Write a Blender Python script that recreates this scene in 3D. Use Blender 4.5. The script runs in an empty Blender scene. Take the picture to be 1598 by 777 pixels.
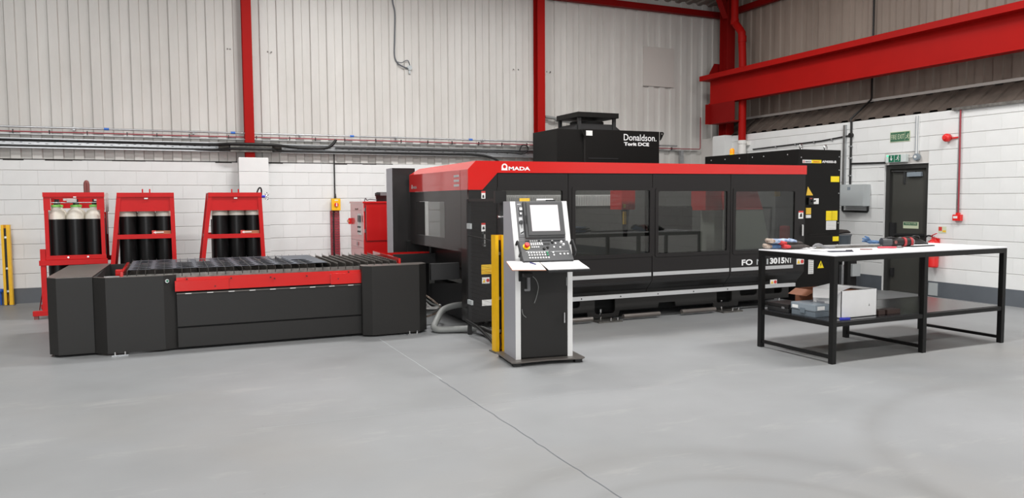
import bpy, bmesh, math, random
from mathutils import Vector, Matrix
random.seed(7)
SC = bpy.context.scene
COL = SC.collection
PI = math.pi

# ------------------------------------------------------------------ camera
def make_camera():
    yaw, pitch, roll = math.radians(24.3), math.radians(3.7), math.radians(0.35)
    fw = Vector((math.sin(yaw) * math.cos(pitch), math.cos(yaw) * math.cos(pitch), -math.sin(pitch)))
    rt = Vector((math.cos(yaw), -math.sin(yaw), 0.0))
    up = rt.cross(fw)
    r2 = rt * math.cos(roll) - up * math.sin(roll)
    u2 = up * math.cos(roll) + rt * math.sin(roll)
    cam = bpy.data.cameras.new('camera')
    cam.sensor_width = 36.0
    cam.lens = 36.0 * 1185.0 / 1598.0
    cam.clip_end = 200
    o = bpy.data.objects.new('camera', cam)
    M = Matrix((r2, u2, -fw)).transposed().to_4x4()
    M.translation = Vector((0, 0, 1.53))
    o.matrix_world = M
    COL.objects.link(o)
    SC.camera = o
make_camera()

# ------------------------------------------------------------------ world, lamps, exposure
W = bpy.data.worlds.new('world'); SC.world = W
W.use_nodes = True
W.node_tree.nodes['Background'].inputs[0].default_value = (0.75, 0.82, 0.9, 1)
W.node_tree.nodes['Background'].inputs[1].default_value = 0.25
SC.view_settings.view_transform = 'Standard'
SC.view_settings.look = 'None'
SC.view_settings.gamma = 1.0
SC.view_settings.use_curve_mapping = False
SC.view_settings.exposure = 0.0
# rows of high-bay fittings hung below the roof
LAMPS = [(-2.2, 9.6, .48), (2.8, 10.1, .86), (6.9, 9.8, .60), (-2.2, 4.6, .72), (3.6, 4.6, .82), (8.0, 4.6, .78), (-2.2, -1.6, .7), (3.6, -1.6, .75), (8.0, -1.6, .7)]
def high_bay(x, y, k):
    l = bpy.data.lights.new('high_bay_light', 'AREA')
    l.shape = 'RECTANGLE'; l.size = 1.5; l.size_y = 0.6
    l.energy = 270 * k; l.color = (1.0, 0.99, 0.975)
    o = bpy.data.objects.new('high_bay_light', l)
    o.location = (x, y, 5.75)
    COL.objects.link(o)
for xy in LAMPS:
    high_bay(*xy)

# added fill light from behind the camera; the wall there has no opening
dl = bpy.data.lights.new('camera_side_fill', 'AREA'); dl.shape = 'RECTANGLE'; dl.size = 5.0; dl.size_y = 4.2
dl.energy = 620; dl.color = (0.97, 0.985, 1.0)
do = bpy.data.objects.new('camera_side_fill', dl); do.location = (-2.5, -9.3, 2.15); do.rotation_euler = (PI / 2, 0, 0)
COL.objects.link(do)

# ------------------------------------------------------------------ materials
def lin(c):
    return tuple(((v / 255.0) / 12.92 if v <= 10 else (((v / 255.0) + 0.055) / 1.055) ** 2.4) for v in c)
MATS = {}
def mat(name, rgb, rough=0.5, metal=0.0, var=0.0, vscale=3.0, bump=0.0, bscale=60.0, spec=0.5, emit=0.0, stretch=None, alt=None, coat=0.0, coat_ior=1.5):
    m = bpy.data.materials.new(name); m.use_nodes = True
    nt = m.node_tree; b = nt.nodes['Principled BSDF']
    c = lin(rgb)
    b.inputs['Base Color'].default_value = (*c, 1)
    b.inputs['Roughness'].default_value = rough
    b.inputs['Metallic'].default_value = metal
    b.inputs['Specular IOR Level'].default_value = spec
    if coat:
        b.inputs['Coat Weight'].default_value = coat
        b.inputs['Coat Roughness'].default_value = 0.07
        b.inputs['Coat IOR'].default_value = coat_ior
    if emit:
        b.inputs['Emission Color'].default_value = (*c, 1)
        b.inputs['Emission Strength'].default_value = emit
    tc = nt.nodes.new('ShaderNodeTexCoord')
    src = tc.outputs['Object']
    if stretch:
        mp = nt.nodes.new('ShaderNodeMapping'); mp.inputs['Scale'].default_value = stretch
        nt.links.new(src, mp.inputs[0]); src = mp.outputs[0]
    if var or alt:
        n = nt.nodes.new('ShaderNodeTexNoise'); n.inputs['Scale'].default_value = vscale; n.inputs['Detail'].default_value = 6
        n.inputs['Roughness'].default_value = 0.62
        nt.links.new(src, n.inputs['Vector'])
        r = nt.nodes.new('ShaderNodeValToRGB')
        r.color_ramp.elements[0].position = 0.3; r.color_ramp.elements[1].position = 0.7
        a = lin(alt) if alt else tuple(max(0, v * (1 - var)) for v in c)
        z = c if alt else tuple(min(1, v * (1 + var)) for v in c)
        r.color_ramp.elements[0].color = (*a, 1); r.color_ramp.elements[1].color = (*z, 1)
        nt.links.new(n.outputs['Fac'], r.inputs[0]); nt.links.new(r.outputs[0], b.inputs['Base Color'])
    if bump:
        n2 = nt.nodes.new('ShaderNodeTexNoise'); n2.inputs['Scale'].default_value = bscale; n2.inputs['Detail'].default_value = 3
        nt.links.new(src, n2.inputs['Vector'])
        bp = nt.nodes.new('ShaderNodeBump'); bp.inputs['Strength'].default_value = bump; bp.inputs['Distance'].default_value = 0.004
        nt.links.new(n2.outputs['Fac'], bp.inputs['Height']); nt.links.new(bp.outputs[0], b.inputs['Normal'])
    MATS[name] = m
    return m

mat('block_white', (225, 226, 225), 0.6, var=0.035, vscale=2.2, bump=0.35, bscale=90)
mat('mortar_painted', (206, 203, 199), 0.8)  # painted-over mortar, a little darker than the block faces
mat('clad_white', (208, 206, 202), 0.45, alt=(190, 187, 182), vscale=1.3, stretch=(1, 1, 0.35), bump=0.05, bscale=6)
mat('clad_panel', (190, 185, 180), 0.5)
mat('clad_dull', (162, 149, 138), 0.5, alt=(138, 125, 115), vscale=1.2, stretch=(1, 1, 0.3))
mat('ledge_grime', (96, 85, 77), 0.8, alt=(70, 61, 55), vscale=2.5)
mat('gap_dark', (30, 27, 25), 0.9)
mat('skirt_grey', (92, 97, 103), 0.5, var=0.06, vscale=4)
mat('red_steel', (160, 18, 14), 0.55, spec=0.12, var=0.05, vscale=2)
mat('red_dark', (128, 16, 15), 0.55, spec=0.12, var=0.06, vscale=2)
mat('red_gloss', (204, 16, 10), 0.45, spec=0.2, coat=1.0, coat_ior=1.5)
mat('red_rack', (196, 20, 22), 0.5, spec=0.3, var=0.08, vscale=5)
mat('red_cab', (196, 10, 12), 0.4, coat=1.0, coat_ior=1.6)
mat('black_panel', (35, 33, 33), 0.45, spec=0.3, bump=0.03, bscale=300)
mat('black_gloss', (30, 29, 29), 0.42, spec=0.35, coat=0.4, coat_ior=1.45)
mat('black_matt', (33, 33, 34), 0.6)
mat('cab_black', (22, 21, 20), 0.5, spec=0.18, bump=0.03, bscale=300)
mat('black_void', (12, 12, 12), 0.8)
mat('charcoal', (37, 36, 35), 0.5, spec=0.35, bump=0.03, bscale=300)
mat('dark_top', (104, 99, 95), 0.35, metal=0.35, var=0.12, vscale=6)
mat('silver', (196, 197, 198), 0.35, metal=0.3)
mat('console_grey', (164, 165, 172), 0.4)
mat('console_white', (228, 228, 227), 0.35)
mat('steel', (178, 180, 182), 0.3, metal=1.0, var=0.1, vscale=8)
mat('steel_rough', (120, 118, 114), 0.45, metal=0.9, var=0.35, vscale=14)
mat('sheet_steel', (84, 90, 99), 0.5, metal=0.35, var=0.3, vscale=5)
mat('slat_steel', (84, 81, 77), 0.5, metal=0.6, var=0.4, vscale=14)
mat('galv', (186, 188, 190), 0.4, metal=0.85, var=0.12, vscale=20)
mat('pvc_white', (226, 224, 220), 0.4)
mat('yellow', (246, 190, 12), 0.45, var=0.06, vscale=10)
mat('yellow_dark', (214, 150, 10), 0.5)
mat('label_yellow', (248, 222, 22), 0.5)
mat('label_amber', (232, 190, 62), 0.5)
mat('label_white', (232, 232, 230), 0.5)
mat('label_red', (205, 62, 58), 0.5)
mat('ink', (30, 30, 30), 0.6)
mat('paper', (248, 248, 248), 0.7)
mat('text_white', (240, 240, 240), 0.5)
mat('hose_grey', (138, 140, 138), 0.5, bump=0.0)
mat('cable_black', (22, 22, 22), 0.45)
mat('cyl_black', (12, 12, 13), 0.38, spec=0.35)
mat('cyl_white', (236, 233, 225), 0.45, alt=(212, 204, 188), vscale=9)
mat('cyl_green', (126, 196, 92), 0.5)
mat('grey_box', (178, 183, 184), 0.5)
mat('grey_plastic', (104, 114, 122), 0.35)
mat('grey_plastic2', (132, 142, 150), 0.35)
mat('door_grey', (66, 66, 62), 0.5, var=0.05, vscale=3)
mat('door_frame', (48, 48, 46), 0.5)
mat('sign_green', (64, 108, 82), 0.5)
mat('sign_glow', (206, 214, 184), 0.5)
mat('em_green', (18, 108, 78), 0.4)
mat('em_lamp', (60, 255, 150), 0.4, emit=2.0)
mat('em_body', (206, 214, 212), 0.3)
mat('screen', (216, 208, 212), 0.25, emit=0.2)
mat('bezel', (76, 76, 77), 0.45)
mat('panel_grey', (110, 110, 112), 0.45)
mat('keyboard', (62, 63, 65), 0.45)
mat('key_white', (222, 222, 222), 0.5)
mat('key_green', (20, 150, 100), 0.4)
mat('estop_red', (226, 42, 40), 0.35)
mat('amber_lens', (240, 140, 10), 0.2, emit=0.25)
mat('cardboard', (168, 112, 82), 0.7)
mat('box_white', (236, 236, 236), 0.6, var=0.03, vscale=6)
mat('box_blue', (40, 52, 190), 0.6)
mat('table_black', (15, 15, 15), 0.42, spec=0.35)
mat('band_red', (160, 44, 48), 0.5)
mat('table_white', (238, 239, 241), 0.3)
mat('shelf_dark', (58, 59, 62), 0.22, metal=0.4)
mat('glove_blue', (66, 94, 140), 0.8, alt=(186, 198, 214), vscale=26)
mat('glove_navy', (40, 72, 112), 0.8, alt=(88, 118, 154), vscale=18)
mat('glove_cuff', (206, 192, 178), 0.85, alt=(120, 96, 82), vscale=30)
mat('glove_black', (62, 56, 54), 0.8, var=0.2, vscale=20)
mat('glove_red', (186, 52, 54), 0.7)
mat('pen_red', (204, 70, 84), 0.4)
mat('pen_blue', (52, 54, 120), 0.4)
mat('interior_grey', (150, 154, 146), 0.6)
mat('interior_dark', (92, 93, 91), 0.6)
mat('blue_plastic', (40, 100, 205), 0.4)
mat('clip_blue', (54, 110, 196), 0.5)
mat('strut_red', (150, 52, 62), 0.5)
mat('roof_sheet', (150, 143, 136), 0.6)
mat('rusty', (128, 70, 66), 0.5)
mat('offcut_brown', (66, 50, 46), 0.55)
mat('notebook_blue', (44, 46, 62), 0.5)
mat('chrome', (220, 220, 220), 0.12, metal=1.0)
mat('far_white', (216, 213, 208), 0.6)

def glass_material():
    m = bpy.data.materials.new('tinted_glass'); m.use_nodes = True
    nt = m.node_tree; nt.nodes.clear()
    out = nt.nodes.new('ShaderNodeOutputMaterial')
    tr = nt.nodes.new('ShaderNodeBsdfTransparent'); tr.inputs[0].default_value = (0.64, 0.65, 0.64, 1)
    gl = nt.nodes.new('ShaderNodeBsdfGlossy'); gl.inputs['Roughness'].default_value = 0.015
    gl.inputs[0].default_value = (0.9, 0.9, 0.9, 1)
    lw = nt.nodes.new('ShaderNodeLayerWeight'); lw.inputs[0].default_value = 0.5
    pw = nt.nodes.new('ShaderNodeMath'); pw.operation = 'POWER'; pw.inputs[1].default_value = 4.0
    nt.links.new(lw.outputs['Facing'], pw.inputs[0])
    fr = nt.nodes.new('ShaderNodeMath'); fr.operation = 'MULTIPLY_ADD'; fr.inputs[1].default_value = 0.9; fr.inputs[2].default_value = 0.045
    nt.links.new(pw.outputs[0], fr.inputs[0])
    mx = nt.nodes.new('ShaderNodeMixShader')
    nt.links.new(fr.outputs[0], mx.inputs[0]); nt.links.new(tr.outputs[0], mx.inputs[1]); nt.links.new(gl.outputs[0], mx.inputs[2])
    nt.links.new(mx.outputs[0], out.inputs[0])
    MATS['glass'] = m
glass_material()

def floor_material():
    m = bpy.data.materials.new('painted_concrete'); m.use_nodes = True
    nt = m.node_tree; b = nt.nodes['Principled BSDF']; L = nt.links.new
    tc = nt.nodes.new('ShaderNodeTexCoord')
    def noise(scale, detail=6, rough=0.6, vec=None):
        n = nt.nodes.new('ShaderNodeTexNoise'); n.inputs['Scale'].default_value = scale
        n.inputs['Detail'].default_value = detail; n.inputs['Roughness'].default_value = rough
        L(vec or tc.outputs['Object'], n.inputs['Vector']); return n
    def ramp(f, p0, c0, p1, c1):
        r = nt.nodes.new('ShaderNodeValToRGB')
        r.color_ramp.elements[0].position = p0; r.color_ramp.elements[0].color = (*lin(c0), 1)
        r.color_ramp.elements[1].position = p1; r.color_ramp.elements[1].color = (*lin(c1), 1)
        L(f, r.inputs[0]); return r
    def mix(f, a, c):
        x = nt.nodes.new('ShaderNodeMix'); x.data_type = 'RGBA'
        L(f, x.inputs[0]); L(a, x.inputs[6]); L(c, x.inputs[7]); return x.outputs[2]
    big = ramp(noise(0.45, 4).outputs['Fac'], 0.32, (131, 133, 134), 0.68, (145, 147, 149))
    warm = ramp(noise(0.3, 5).outputs['Fac'], 0.5, (0, 0, 0), 0.72, (150, 150, 150))
    wc = nt.nodes.new('ShaderNodeRGB'); wc.outputs[0].default_value = (*lin((147, 141, 132)), 1)
    c = mix(warm.outputs[0], big.outputs[0], wc.outputs[0])
    # worn pale dusty streaks, dragged along X
    mp = nt.nodes.new('ShaderNodeMapping'); mp.inputs['Scale'].default_value = (0.7, 2.2, 1); L(tc.outputs['Object'], mp.inputs[0])
    st = ramp(noise(1.1, 9, 0.72, mp.outputs[0]).outputs['Fac'], 0.56, (0, 0, 0), 0.74, (190, 190, 190))
    pc = nt.nodes.new('ShaderNodeRGB'); pc.outputs[0].default_value = (*lin((168, 167, 165)), 1)
    c = mix(st.outputs[0], c, pc.outputs[0])
    sp = ramp(noise(16, 2, 0.4).outputs['Fac'], 0.76, (0, 0, 0), 0.8, (120, 120, 120))
    dc = nt.nodes.new('ShaderNodeRGB'); dc.outputs[0].default_value = (*lin((84, 83, 81)), 1)
    c = mix(sp.outputs[0], c, dc.outputs[0])
    # faint dark tyre arcs
    for (ox, oy, R0, w0) in ((2.35, 2.55, 1.22, 0.16), (5.6, 1.9, 2.15, 0.14), (2.3, 2.4, .95, .08)):
        vm = nt.nodes.new('ShaderNodeVectorMath'); vm.operation = 'DISTANCE'; L(tc.outputs['Object'], vm.inputs[0]); vm.inputs[1].default_value = (ox, oy, 0)
        m1 = nt.nodes.new('ShaderNodeMath'); m1.operation = 'SUBTRACT'; L(vm.outputs['Value'], m1.inputs[0]); m1.inputs[1].default_value = R0
        m2 = nt.nodes.new('ShaderNodeMath'); m2.operation = 'ABSOLUTE'; L(m1.outputs[0], m2.inputs[0])
        mr = nt.nodes.new('ShaderNodeMapRange'); mr.inputs[1].default_value = 0; mr.inputs[2].default_value = w0; mr.inputs[3].default_value = 0.5; mr.inputs[4].default_value = 0
        L(m2.outputs[0], mr.inputs[0])
        mm = nt.nodes.new('ShaderNodeMath'); mm.operation = 'MULTIPLY'; L(mr.outputs[0], mm.inputs[0]); L(noise(1.7, 6).outputs['Fac'], mm.inputs[1])
        tcx = nt.nodes.new('ShaderNodeRGB'); tcx.outputs[0].default_value = (*lin((112, 112, 110)), 1)
        c = mix(mm.outputs[0], c, tcx.outputs[0])
    L(c, b.inputs['Base Color'])
    rr = nt.nodes.new('ShaderNodeMapRange'); rr.inputs[3].default_value = 0.38; rr.inputs[4].default_value = 0.58
    L(noise(1.4, 5).outputs['Fac'], rr.inputs[0]); L(rr.outputs[0], b.inputs['Roughness'])
    b.inputs['Specular IOR Level'].default_value = 0.4
    bp = nt.nodes.new('ShaderNodeBump'); bp.inputs['Strength'].default_value = 0.12; bp.inputs['Distance'].default_value = 0.003
    L(noise(40, 4).outputs['Fac'], bp.inputs['Height']); L(bp.outputs[0], b.inputs['Normal'])
    MATS['floor'] = m
floor_material()

def far_block_material():
    m = bpy.data.materials.new('painted_blocks'); m.use_nodes = True
    nt = m.node_tree; b = nt.nodes['Principled BSDF']
    tc = nt.nodes.new('ShaderNodeTexCoord')
    sep = nt.nodes.new('ShaderNodeSeparateXYZ'); nt.links.new(tc.outputs['Object'], sep.inputs[0])
    ad = nt.nodes.new('ShaderNodeMath'); ad.operation = 'ADD'
    nt.links.new(sep.outputs[0], ad.inputs[0]); nt.links.new(sep.outputs[1], ad.inputs[1])
    cb = nt.nodes.new('ShaderNodeCombineXYZ'); nt.links.new(ad.outputs[0], cb.inputs[0]); nt.links.new(sep.outputs[2], cb.inputs[1])
    br = nt.nodes.new('ShaderNodeTexBrick')
    br.inputs['Color1'].default_value = (*lin((226, 224, 220)), 1); br.inputs['Color2'].default_value = (*lin((232, 230, 227)), 1)
    br.inputs['Mortar'].default_value = (*lin((190, 187, 183)), 1); br.inputs['Scale'].default_value = 1.0
    br.inputs['Brick Width'].default_value = 0.45; br.inputs['Row Height'].default_value = 0.225; br.inputs['Mortar Size'].default_value = 0.006
    nt.links.new(cb.outputs[0], br.inputs['Vector']); nt.links.new(br.outputs[0], b.inputs['Base Color'])
    b.inputs['Roughness'].default_value = 0.6
    MATS['far_block'] = m
far_block_material()

# ------------------------------------------------------------------ mesh helpers
WM = {}
def basis(d):
    d = Vector(d).normalized()
    a = Vector((0, 0, 1)) if abs(d.z) < 0.95 else Vector((1, 0, 0))
    u = d.cross(a).normalized(); v = d.cross(u).normalized()
    return d, u, v
class MB:
    """collects shapes in world (or, with M, local) space and links them as one mesh object"""
    def __init__(self, M=None):
        self.v = []; self.f = []; self.s = []; self.M = M
    def add(self, vs, fs, smooth=False):
        n = len(self.v)
        self.v += [Vector(p) for p in vs]
        self.f += [tuple(i + n for i in q) for q in fs]
        self.s += [smooth] * len(fs)
        return self
    def box(self, x0, x1, y0, y1, z0, z1):
        return self.add([(x0, y0, z0), (x1, y0, z0), (x1, y1, z0), (x0, y1, z0), (x0, y0, z1), (x1, y0, z1), (x1, y1, z1), (x0, y1, z1)],
                        [(0, 3, 2, 1), (4, 5, 6, 7), (0, 1, 5, 4), (1, 2, 6, 5), (2, 3, 7, 6), (3, 0, 4, 7)])
    def bbox(self, x0, x1, y0, y1, z0, z1, b=0.01):
        """box with chamfered edges"""
        bm = bmesh.new()
        bmesh.ops.create_cube(bm, size=1.0)
        for w in bm.verts:
            w.co = Vector((x0 + (w.co.x + .5) * (x1 - x0), y0 + (w.co.y + .5) * (y1 - y0), z0 + (w.co.z + .5) * (z1 - z0)))
        bmesh.ops.bevel(bm, geom=bm.edges[:], offset=b, segments=2, affect='EDGES', profile=0.7)
        bm.verts.index_update()
        self.add([w.co.copy() for w in bm.verts], [[w.index for w in f.verts] for f in bm.faces])
        bm.free(); return self
    def bar(self, p0, p1, w, h):
        """rectangular bar from p0 to p1, w sideways, h in the upright direction"""
        p0, p1 = Vector(p0), Vector(p1); d = (p1 - p0).normalized()
        if abs(d.z) > 0.9: u = Vector((1, 0, 0)); u = (u - d * u.dot(d)).normalized(); v = d.cross(u)
        else: u = d.cross(Vector((0, 0, 1))).normalized(); v = u.cross(d).normalized()
        vs = []
        for p in (p0, p1):
            for a, b in ((-1, -1), (1, -1), (1, 1), (-1, 1)):
                vs.append(p + u * (a * w / 2) + v * (b * h / 2))
        return self.add(vs, [(3, 2, 1, 0), (4, 5, 6, 7), (0, 1, 5, 4), (1, 2, 6, 5), (2, 3, 7, 6), (3, 0, 4, 7)])
    def cyl(self, p0, p1, r0, r1=None, n=16, caps=True):
        r1 = r0 if r1 is None else r1
        p0, p1 = Vector(p0), Vector(p1); d, u, v = basis(p1 - p0)
        vs = []
        for p, r in ((p0, r0), (p1, r1)):
            for i in range(n):
                a = 2 * PI * i / n; vs.append(p + (u * math.cos(a) + v * math.sin(a)) * r)
        self.add(vs, [(i, (i + 1) % n, n + (i + 1) % n, n + i) for i in range(n)], True)
        if caps:
            self.add(vs[:n], [tuple(range(n - 1, -1, -1))]); self.add(vs[n:], [tuple(range(n))])
        return self
    def tube(self, pts, r, n=8):
        pts = [Vector(p) for p in pts]
        rings = []; u = None
        for i, p in enumerate(pts):
            d = (pts[min(i + 1, len(pts) - 1)] - pts[max(i - 1, 0)]).normalized()
            if u is None: _, u, _ = basis(d)
            u = (u - d * u.dot(d)).normalized(); v = d.cross(u)
            rings.append([p + (u * math.cos(2 * PI * k / n) + v * math.sin(2 * PI * k / n)) * r for k in range(n)])
        vs = [q for g in rings for q in g]; fs = []
        for i in range(len(pts) - 1):
            for k in range(n):
                fs.append((i * n + k, i * n + (k + 1) % n, (i + 1) * n + (k + 1) % n, (i + 1) * n + k))
        self.add(vs, fs, True)
        self.add(rings[0], [tuple(range(n - 1, -1, -1))]); self.add(rings[-1], [tuple(range(n))])
        return self
    def lathe(self, prof, c, n=20, axis='Z'):
        """profile [(radius, height)] turned about a vertical (or Y / X) axis through c"""
        c = Vector(c); vs = []
        for r, h in prof:
            for k in range(n):
                a = 2 * PI * k / n
                if axis == 'Z': q = Vector((r * math.cos(a), r * math.sin(a), h))
                elif axis == 'Y': q = Vector((r * math.cos(a), h, -r * math.sin(a)))
                else: q = Vector((h, r * math.cos(a), r * math.sin(a)))
                vs.append(c + q)
        fs = []
        for i in range(len(prof) - 1):
            for k in range(n):
                fs.append((i * n + k, i * n + (k + 1) % n, (i + 1) * n + (k + 1) % n, (i + 1) * n + k))
        self.add(vs, fs, True)
        self.add(vs[:n], [tuple(range(n - 1, -1, -1))]); self.add(vs[-n:], [tuple(range(n))])
        return self
    def prism(self, poly, a0, a1, axis='Z'):
        """polygon extruded along axis; Z: (x,y), Y: (x,z), X: (y,z)"""
        def P(p, a):
            if axis == 'Z': return (p[0], p[1], a)
            if axis == 'Y': return (p[0], a, p[1])
            return (a, p[0], p[1])
        n = len(poly)
        vs = [P(p, a0) for p in poly] + [P(p, a1) for p in poly]
        return self.add(vs, [tuple(range(n - 1, -1, -1)), tuple(range(n, 2 * n))] + [(i, (i + 1) % n, n + (i + 1) % n, n + i) for i in range(n)])
    def ring(self, c, R, r, n=18, m=6, axis='Y', a0=0.0, a1=2 * PI):
        pts = []
        c = Vector(c)
        for i in range(n + 1):
            a = a0 + (a1 - a0) * i / n
            if axis == 'Y': pts.append(c + Vector((R * math.cos(a), 0, R * math.sin(a))))
            elif axis == 'X': pts.append(c + Vector((0, R * math.cos(a), R * math.sin(a))))
            else: pts.append(c + Vector((R * math.cos(a), R * math.sin(a), 0)))
        return self.tube(pts, r, m)
    def mesh(self, name, inv=None):
        T = self.M
        vs = [(T @ p if T else p) for p in self.v]
        if inv: vs = [inv @ p for p in vs]
        me = bpy.data.meshes.new(name)
        me.from_pydata([tuple(p) for p in vs], [], self.f)
        bm = bmesh.new(); bm.from_mesh(me)
        bmesh.ops.recalc_face_normals(bm, faces=bm.faces[:])
        bm.to_mesh(me); bm.free()
        for p, s in zip(me.polygons, self.s): p.use_smooth = s
        return me
    def obj(self, name, m, parent=None, kind=None, label=None):
        inv = WM[parent.as_pointer()].inverted() if parent is not None else None
        me = self.mesh(name, inv)
        me.materials.append(MATS[m] if isinstance(m, str) else m)
        return link(name, me, parent, kind, label)
def link(name, me, parent=None, kind=None, label=None):
    o = bpy.data.objects.new(name, me); COL.objects.link(o)
    if parent is not None:
        o.parent = parent; WM[o.as_pointer()] = WM[parent.as_pointer()].copy()
    else:
        WM[o.as_pointer()] = Matrix()
    if kind: o['kind'] = kind
    if label: o['label'] = label
    return o
def thing(name, label, cat, loc=(0, 0, 0), rz=0.0, group=None, kind=None):
    o = bpy.data.objects.new(name, None); COL.objects.link(o)
    o.empty_display_size = 0.1
    M = Matrix.Translation(Vector(loc)) @ Matrix.Rotation(rz, 4, 'Z')
    o.location = loc; o.rotation_euler = (0, 0, rz)
    WM[o.as_pointer()] = M
    o['label'] = label; o['category'] = cat
    if group: o['group'] = group
    if kind: o['kind'] = kind
    return o
def single(mb, name, m, label, cat, loc, group=None):
    """a thing made of one mesh, origin at its base"""
    inv = Matrix.Translation(Vector(loc)).inverted()
    me = mb.mesh(name, inv); me.materials.append(MATS[m])
    o = bpy.data.objects.new(name, me); COL.objects.link(o); o.location = loc
    WM[o.as_pointer()] = Matrix.Translation(Vector(loc))
    o['label'] = label; o['category'] = cat
    if group: o['group'] = group
    return o
def curve_mesh(cu, name):
    t = bpy.data.objects.new('tmp', cu); COL.objects.link(t)
    bpy.context.view_layer.update()
    dg = bpy.context.evaluated_depsgraph_get()
    me = bpy.data.meshes.new_from_object(t.evaluated_get(dg))
    me.name = name
    bpy.data.objects.remove(t); bpy.data.curves.remove(cu)
    return me
def place_mesh(me, name, m, parent, M, label=None):
    inv = WM[parent.as_pointer()].inverted() if parent is not None else Matrix()
    me.transform(inv @ M)
    me.materials.clear(); me.materials.append(MATS[m])
    return link(name, me, parent, None, label)
# frames for flat things: FRONT faces -Y, LEFTF faces -X
def front(x, y, z): return Matrix.Translation((x, y, z)) @ Matrix.Rotation(PI / 2, 4, 'X')
def leftf(x, y, z): return Matrix.Translation((x, y, z)) @ Matrix.Rotation(-PI / 2, 4, 'Z') @ Matrix.Rotation(PI / 2, 4, 'X')
def text(s, name, m, parent, M, w=None, h=0.1, bold=0.0, ext=0.0008, shear=0.0, spacing=1.0):
    cu = bpy.data.curves.new('t', 'FONT'); cu.body = s; cu.size = 1.0; cu.extrude = 0.0; cu.offset = bold; cu.shear = shear
    cu.space_character = spacing; cu.resolution_u = 3
    me = curve_mesh(cu, name)
    xs = [v.co.x for v in me.vertices]; ys = [v.co.y for v in me.vertices]
    x0, x1, y0, y1 = min(xs), max(xs), min(ys), max(ys)
    sy = h / (y1 - y0); sx = (w / (x1 - x0)) if w else sy
    me.transform(Matrix.Diagonal((sx, sy, 1, 1)) @ Matrix.Translation((-x0, -y0, ext)))
    return place_mesh(me, name, m, parent, M)
def plate(outlines, name, m, parent, M, t=0.01):
    """flat plate with holes, thickness t to both sides halved, in the XY plane of M"""
    cu = bpy.data.curves.new('p', 'CURVE'); cu.dimensions = '2D'; cu.fill_mode = 'BOTH'; cu.extrude = t / 2
    for pts in outlines:
        sp = cu.splines.new('POLY'); sp.points.add(len(pts) - 1)
        for q, p in zip(sp.points, pts): q.co = (p[0], p[1], 0, 1)
        sp.use_cyclic_u = True
    me = curve_mesh(cu, name)
    return place_mesh(me, name, m, parent, M)
def rect(x0, x1, y0, y1): return [(x0, y0), (x1, y0), (x1, y1), (x0, y1)]
def rrect(x0, x1, y0, y1, r, n=4):
    out = []
    for cx, cy, a in ((x1 - r, y0 + r, -PI / 2), (x1 - r, y1 - r, 0), (x0 + r, y1 - r, PI / 2), (x0 + r, y0 + r, PI)):
        for k in range(n + 1):
            b = a + (PI / 2) * k / n; out.append((cx + r * math.cos(b), cy + r * math.sin(b)))
    return out
def circ(cx, cy, r, n=20, rev=False):
    pts = [(cx + r * math.cos(2 * PI * k / n), cy + r * math.sin(2 * PI * k / n)) for k in range(n)]
    return pts[::-1] if rev else pts
def spline(pts, n=8):
    pts = [Vector(p) for p in pts]; out = []
    for i in range(len(pts) - 1):
        p0 = pts[max(i - 1, 0)]; p1 = pts[i]; p2 = pts[i + 1]; p3 = pts[min(i + 2, len(pts) - 1)]
        for k in range(n):
            t = k / n
            out.append(0.5 * ((2 * p1) + (p2 - p0) * t + (2 * p0 - 5 * p1 + 4 * p2 - p3) * t * t + (3 * p1 - p0 - 3 * p2 + p3) * t ** 3))
    out.append(pts[-1]); return out
def sticker(parent, x0, x1, z0, z1, y, m='label_white', head=None, name='warning_label', face='front'):
    """thin label on a face; front: y is the plane; left: x0,x1 are Y values, y is the X plane"""
    e = 0.0025
    b = MB()
    if face == 'front': b.box(x0, x1, y - e, y + e, z0, z1)
    else: b.box(y - e, y + e, x0, x1, z0, z1)
    o = b.obj(name, m, parent)
    if head:
        zz = z0 + (z1 - z0) * 0.78
        c = MB()
        if face == 'front': c.box(x0, x1, y - e - .001, y, zz, z1)
        else: c.box(y - e - .001, y, x0, x1, zz, z1)
        c.obj('label_header', head, o)
    return o

# ------------------------------------------------------------------ the room shell
YB, XR = 13.58, 10.72          # faces of the painted blockwork
XL, YF = -9.5, -9.5            # walls behind and left of the camera
def roof_z(y): return 5.70 + (13.7 - y) * 0.12 if y > 2 else 5.70 + 11.7 * 0.12 - (2 - y) * 0.12

fl = MB().box(XL - .3, 11.6, YF - .3, 13.9, -0.2, 0.0).obj('floor', 'floor', kind='structure')
j = MB()
zz = 0.0012
def joint(pts, w):
    b = MB()
    for (a, c) in zip(pts[:-1], pts[1:]):
        a = Vector((*a, zz)); c = Vector((*c, zz)); d = (c - a).normalized(); n = Vector((-d.y, d.x, 0)) * w / 2
        b.add([a - n, a + n, c + n, c - n], [(0, 1, 2, 3)])
    return b
pts = [(2.07 + random.uniform(-.006, .006), y) for y in [6.1 - k * 0.09 for k in range(58)]]
joint(pts, 0.006).obj('floor_joint', 'skirt_grey', fl)
joint([(2.085 + random.uniform(-.004, .004), y) for y in [8.2 - k * 0.15 for k in range(15)]], 0.007).obj('floor_joint', 'grey_box', fl, label='pale filled stretch of the floor joint')
joint([(x, 5.29 - (x - 0.6) * 0.05 + random.uniform(-.004, .004)) for x in [0.5 + k * 0.12 for k in range(30)]], 0.003).obj('floor_joint', 'grey_box', fl, label='thin pale joint crossing the floor')

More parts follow.
